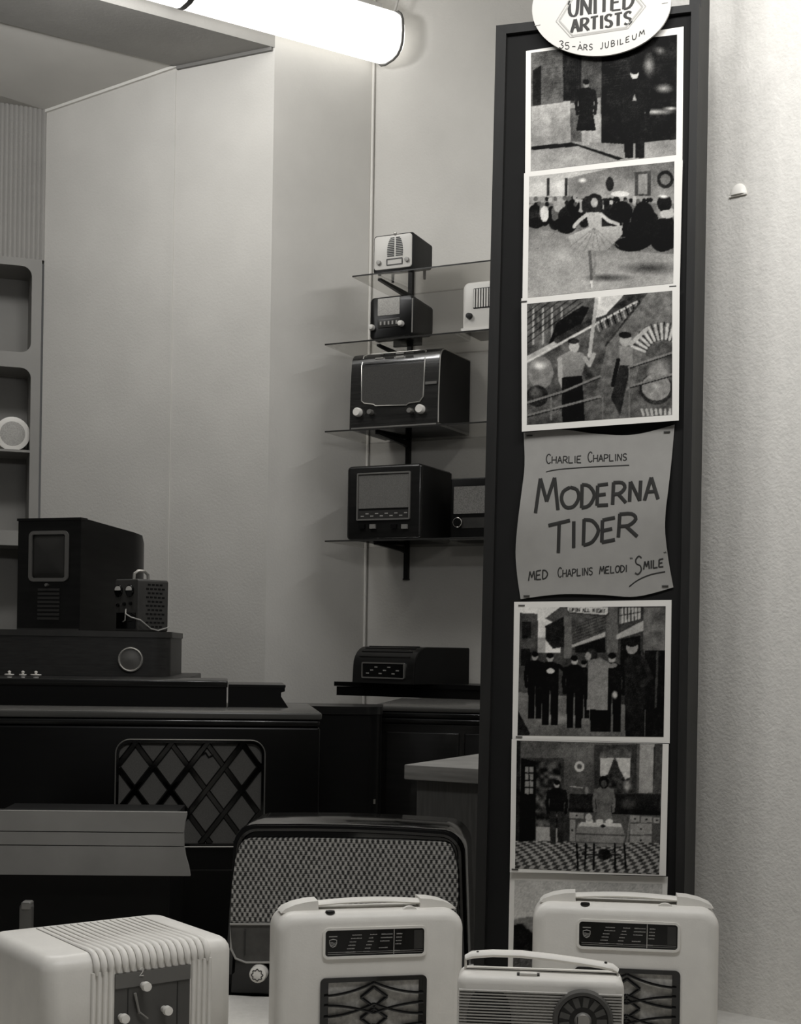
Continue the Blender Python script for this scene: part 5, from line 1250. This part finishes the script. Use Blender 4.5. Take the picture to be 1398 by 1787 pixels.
def smooth_pts(pts, n=3):
    if len(pts) < 4: return pts
    out_ = []
    for i in range(len(pts) - 1):
        p0, p1, p2, p3 = pts[max(i - 1, 0)], pts[i], pts[i + 1], pts[min(i + 2, len(pts) - 1)]
        for k in range(n):
            t = k / n
            out_.append(tuple(0.5 * ((2 * b) + (c - a) * t + (2 * a - 5 * b + 4 * c - d_) * t * t + (-a + 3 * b - 3 * c + d_) * t ** 3) for a, b, c, d_ in zip(p0, p1, p2, p3)))
    return out_ + [pts[-1]]
def pen(mb, pts_px, wpx, yfun, contrast=0.0):      # one pen stroke given in photo pixels, lying on the sheet
    P = []; rad = []
    for i, (X, Y) in enumerate(pts_px):
        y = float(yfun(np.array([X]), np.array([Y]))[0]) - 0.0004; x, z = T.px(X, Y, y); P.append((x, y, z))
        a = pts_px[max(i - 1, 0)]; b = pts_px[min(i + 1, len(pts_px) - 1)]; dx, dy = b[0] - a[0], b[1] - a[1]; L_ = math.hypot(dx, dy) + 1e-9
        k = (1 - contrast) + contrast * abs(dy) / L_; rad.append((0.0003, wpx * k * 2.45 / FPX / 2))
    mb.tube(P, 0.001, 8, rad)
CURVY = set('CDOSPRBJU35')
def glyph(mb, ch, q, wpx, yfun, contrast=0.0):     # q: TL TR BR BL in photo pixels
    for st in FONT[ch]:
        pts = [bil(q, a, 1 - b) for a, b in st]
        if ch in CURVY: pts = smooth_pts(pts)
        else: pts = [pts[0]] + [pp for a, b in zip(pts, pts[1:]) for pp in (((a[0] + b[0]) / 2, (a[1] + b[1]) / 2), b)]
        if len(pts) == 3 or ch not in CURVY:        # separate straight legs keep sharp corners full width
            raw = [bil(q, a, 1 - b) for a, b in st]
            for a, b in zip(raw, raw[1:]): pen(mb, [a, ((a[0] + b[0]) / 2, (a[1] + b[1]) / 2), b], wpx, yfun, contrast)
        else: pen(mb, pts, wpx, yfun, contrast)
# grey title sheet with curling edges
def z5(x, y): return (840 + x / 3.177, 730 + y / 3.177)
def curve(pts, t):
    n = len(pts) - 1; s_ = min(int(t * n), n - 1); f = t * n - s_
    q = [pts[max(s_ - 1, 0)], pts[s_], pts[s_ + 1], pts[min(s_ + 2, n)]]
    return tuple(0.5 * (2 * b + (c - a) * f + (2 * a - 5 * b + 4 * c - d_) * f * f + (-a + 3 * b - 3 * c + d_) * f ** 3) for a, b, c, d_ in zip(*q))
top = [z5(*v) for v in ((235, 80), (440, 62), (640, 86), (850, 90), (1072, 35))]; bot = [z5(*v) for v in ((218, 1002), (430, 976), (650, 978), (860, 988), (1065, 937))]
lef = [z5(*v) for v in ((235, 80), (240, 260), (222, 420), (202, 580), (190, 740), (200, 880), (218, 1002))]; rig = [z5(*v) for v in ((1072, 35), (1056, 220), (1036, 400), (1022, 520), (1020, 640), (1040, 800), (1065, 937))]
def coons(u, v):
    a, b, c, d_ = curve(top, u), curve(bot, u), curve(lef, v), curve(rig, v)
    k = tuple((1 - v) * a[i] + v * b[i] + (1 - u) * c[i] + u * d_[i] - ((1 - u) * (1 - v) * top[0][i] + u * (1 - v) * top[-1][i] + u * v * bot[-1][i] + (1 - u) * v * bot[0][i]) for i in (0, 1))
    return k
so = [z5(235, 80), z5(1072, 35), z5(1065, 937), z5(218, 1002)]
TS, tc = on_board('title_sheet', 'grey hand-lettered title sheet with curling edges in the middle of the board', 'sign', None, z5(640, 520))
def fT(X, Y):
    u = np.clip((X - 903) / 270, 0, 1); v = np.clip((Y - 745) / 295, 0, 1)
    return -0.0025 - 0.012 * (np.sin(PI * u) * 0.5 + np.sin(PI * v) ** 2 * (2 * u - 1) ** 2) * np.sin(PI * np.clip(v, 0.08, 0.92))
sheet(so, fT, TS, tc, paper_g, 24, 24, coons)
def word(parent, c, name, letters, wpx, yfun, m, zf, contrast=0.0, label=None):
    mb = MB()
    for ch, x0, x1, yt0, yt1, yb0, yb1 in letters:  # left/right, top-left, top-right, bottom-left, bottom-right
        glyph(mb, ch, [zf(x0, yt0), zf(x1, yt1), zf(x1, yb1), zf(x0, yb0)], wpx, yfun, contrast)
    return shift(mb.build(name, m, parent, 60), c)
def row(text, x0, x1, b0, b1, h, first=1.0, gap=0.26, slant=0.0):
    wd = {'I': 0.35, 'M': 1.25}; tot = sum(wd.get(c, 1) + gap for c in text) - gap; k = (x1 - x0) / tot; x = x0; out_ = []
    for i, c in enumerate(text):
        w_ = wd.get(c, 1) * k; bl_ = lerp(b0, b1, (x - x0) / (x1 - x0)); br_ = lerp(b0, b1, (x + w_ - x0) / (x1 - x0)); hh = h * (first if i == 0 else 1)
        out_.append((c, x, x + w_, bl_ - hh, br_ - hh, bl_, br_)); x += w_ + gap * k
    return out_
word(TS, tc, 'lettering', row('CHARLIE', 361, 555, 250, 246, 38, 1.35), 1.9, fT, ink_dark, z5); word(TS, tc, 'lettering', row('CHAPLINS', 592, 808, 242, 233, 38, 1.45), 1.9, fT, ink_dark, z5)
word(TS, tc, 'lettering', [('M', 300, 425, 335, 328, 525, 508), ('O', 445, 540, 385, 380, 497, 492), ('D', 556, 627, 366, 362, 496, 490), ('E', 642, 706, 368, 364, 486, 480), ('R', 728, 802, 355, 350, 478, 468), ('N', 822, 884, 352, 345, 462, 456), ('A', 905, 980, 330, 325, 455, 448)], 6.6, fT, ink_dark, z5)
word(TS, tc, 'lettering', [('T', 372, 492, 588, 566, 748, 744), ('I', 492, 532, 572, 570, 720, 716), ('D', 566, 650, 560, 552, 704, 690), ('E', 668, 745, 560, 550, 690, 672), ('R', 760, 865, 530, 520, 660, 655)], 6.6, fT, ink_dark, z5)
word(TS, tc, 'lettering', row('MED', 262, 368, 900, 888, 50), 2.4, fT, ink_dark, z5); word(TS, tc, 'lettering', row('CHAPLINS', 425, 618, 882, 866, 40, 1.35), 1.9, fT, ink_dark, z5)
word(TS, tc, 'lettering', row('MELODI', 655, 808, 863, 850, 38, 1.1), 2.0, fT, ink_dark, z5); word(TS, tc, 'lettering', [('S', 852, 892, 768, 760, 868, 856)] + row('MILE', 900, 1010, 838, 822, 44), 2.6, fT, ink_dark, z5)
mb = MB()
for pts, w_ in (([(360, 297), (430, 283), (600, 270), (820, 260)], 1.9), ([(820, 933), (870, 896), (940, 866), (1020, 850)], 2.2), ([(826, 772), (829, 780)], 1.6), ([(834, 772), (837, 779)], 1.6), ([(1013, 740), (1016, 747)], 1.6), ([(1021, 739), (1024, 746)], 1.6)):
    pen(mb, smooth_pts([z5(a, b) for a, b in pts]), w_, fT)
shift(mb.build('pen_stroke', ink_dark, TS, 60), tc)
for x, y in ((268, 97), (1030, 76), (252, 985), (1020, 930)):
    X, Y = z5(x, y); yy = float(fT(np.array([X]), np.array([Y]))[0]); a, b = T.px(X, Y, yy)
    shift(MB().box(a - .0055, a + .0055, yy - .0018, yy - .0004, b - .0011, b + .0011).build('staple', mat('staple_dark', 70, 0.4, metal=0.5), TS), tc)

# ---- white oval sign at the top
OV, oc = on_board('oval_sign', 'white oval sign with lettering in a hexagon overlapping the top of the board', 'sign', None, (1050, 10))
ocx, ocy, oa, ob_, orot = 1050.0, 9.0, 122.0, 88.0, R(-8)
yo = lambda X, Y: np.full(np.shape(X), -0.0165)
pts = []
for k in range(64):
    a = 2 * PI * k / 64; x, y = oa * math.cos(a), ob_ * math.sin(a)
    pts.append(T.px(ocx + x * math.cos(orot) - y * math.sin(orot), ocy + x * math.sin(orot) + y * math.cos(orot), -0.0165))
shift(MB().loft([[(x, y, z) for x, z in pts] for y in (-0.0165, -0.0125)]).build('card', card_w, OV), oc)
shift(MB().box(pts[32][0] + .04, pts[0][0] - .04, -0.0125, -0.009, pts[40][1], pts[40][1] + .02).build('mount_batten', frame_m, OV), oc)
hexa = [(415, 118), (495, 207), (812, 158), (912, 34), (832, -62), (500, -20)]
for k, m_, w_ in ((1.0, ink_grey, 2.0), (0.93, ink_grey, 3.4)):
    cxh, cyh = 662, 72; mb = MB(); hp = [(cxh + (a - cxh) * k, cyh + (b - cyh) * k) for a, b in hexa]
    for a, b in zip(hp, hp[1:] + hp[:1]): pen(mb, [z3(*a), z3((a[0] + b[0]) / 2, (a[1] + b[1]) / 2), z3(*b)], w_, yo)
    shift(mb.build('hexagon_line', m_, OV, 60), oc)
ink_deco = mat('brown_ink', 62, 0.7)
def deco(text, x0, x1, b0, b1, h):
    L_ = row(text, x0, x1, b0, b1, h, 1.0, 0.30)
    o_ = word(OV, oc, 'lettering', L_, 6.2, yo, ink_deco, z3, 0.55)
    mb = MB()
    for ch, xa, xb, ya, yb, za_, zb_ in L_:          # little serifs
        for xx, bb in ((xa, za_), (xb, zb_)):
            if ch in 'NIART' and (ch != 'T'): pen(mb, [z3(xx - 7 if ch != 'I' else (xa + xb) / 2 - 9, bb), z3(xx if ch != 'I' else (xa + xb) / 2, bb - .5), z3(xx + 7 if ch != 'I' else (xa + xb) / 2 + 9, bb - 1)], 1.5, yo)
    shift(mb.build('serif', ink_deco, OV, 60), oc)
deco('UNITED', 488, 842, 92, 44, 88); deco('ARTISTS', 500, 834, 180, 132, 70)
L_ = []
for ch, x, y, h_, w_ in (('3', 445, 247, 42, 26), ('5', 477, 254, 38, 24), ('-', 513, 257, 30, 20), ('A', 548, 262, 32, 26), ('R', 578, 262, 32, 20), ('S', 608, 260, 32, 20), ('J', 667, 253, 34, 18), ('U', 697, 248, 32, 20), ('B', 731, 240, 32, 18), ('I', 756, 236, 30, 10), ('L', 779, 229, 30, 18), ('E', 812, 218, 30, 20), ('U', 850, 204, 28, 24), ('M', 890, 183, 28, 30)):
    s_ = -0.18 if x < 640 else -0.38
    if x < 600: s_ = 0.05
    L_.append((ch, x - w_ / 2, x + w_ / 2, y - h_ / 2 - s_ * w_ / 2, y - h_ / 2 + s_ * w_ / 2, y + h_ / 2 - s_ * w_ / 2, y + h_ / 2 + s_ * w_ / 2))
word(OV, oc, 'lettering', L_, 1.6, yo, ink_deco, z3)
mb = MB(); pen(mb, [z3(546, 233), z3(549, 230), z3(551, 234), z3(546, 234)], 1.3, yo); shift(mb.build('ring_mark', ink_deco, OV, 60), oc)
for x, y in ((313, 140), (1018, 16)):
    X, Y = z3(x, y); a, b = T.px(X, Y, -0.0165); shift(MB().box(a - .005, a + .005, -0.0178, -0.0164, b - .0005, b + .0005).build('staple', mat('staple_pale', 150, 0.4, metal=0.5), OV), oc)
bpy.context.view_layer.update()
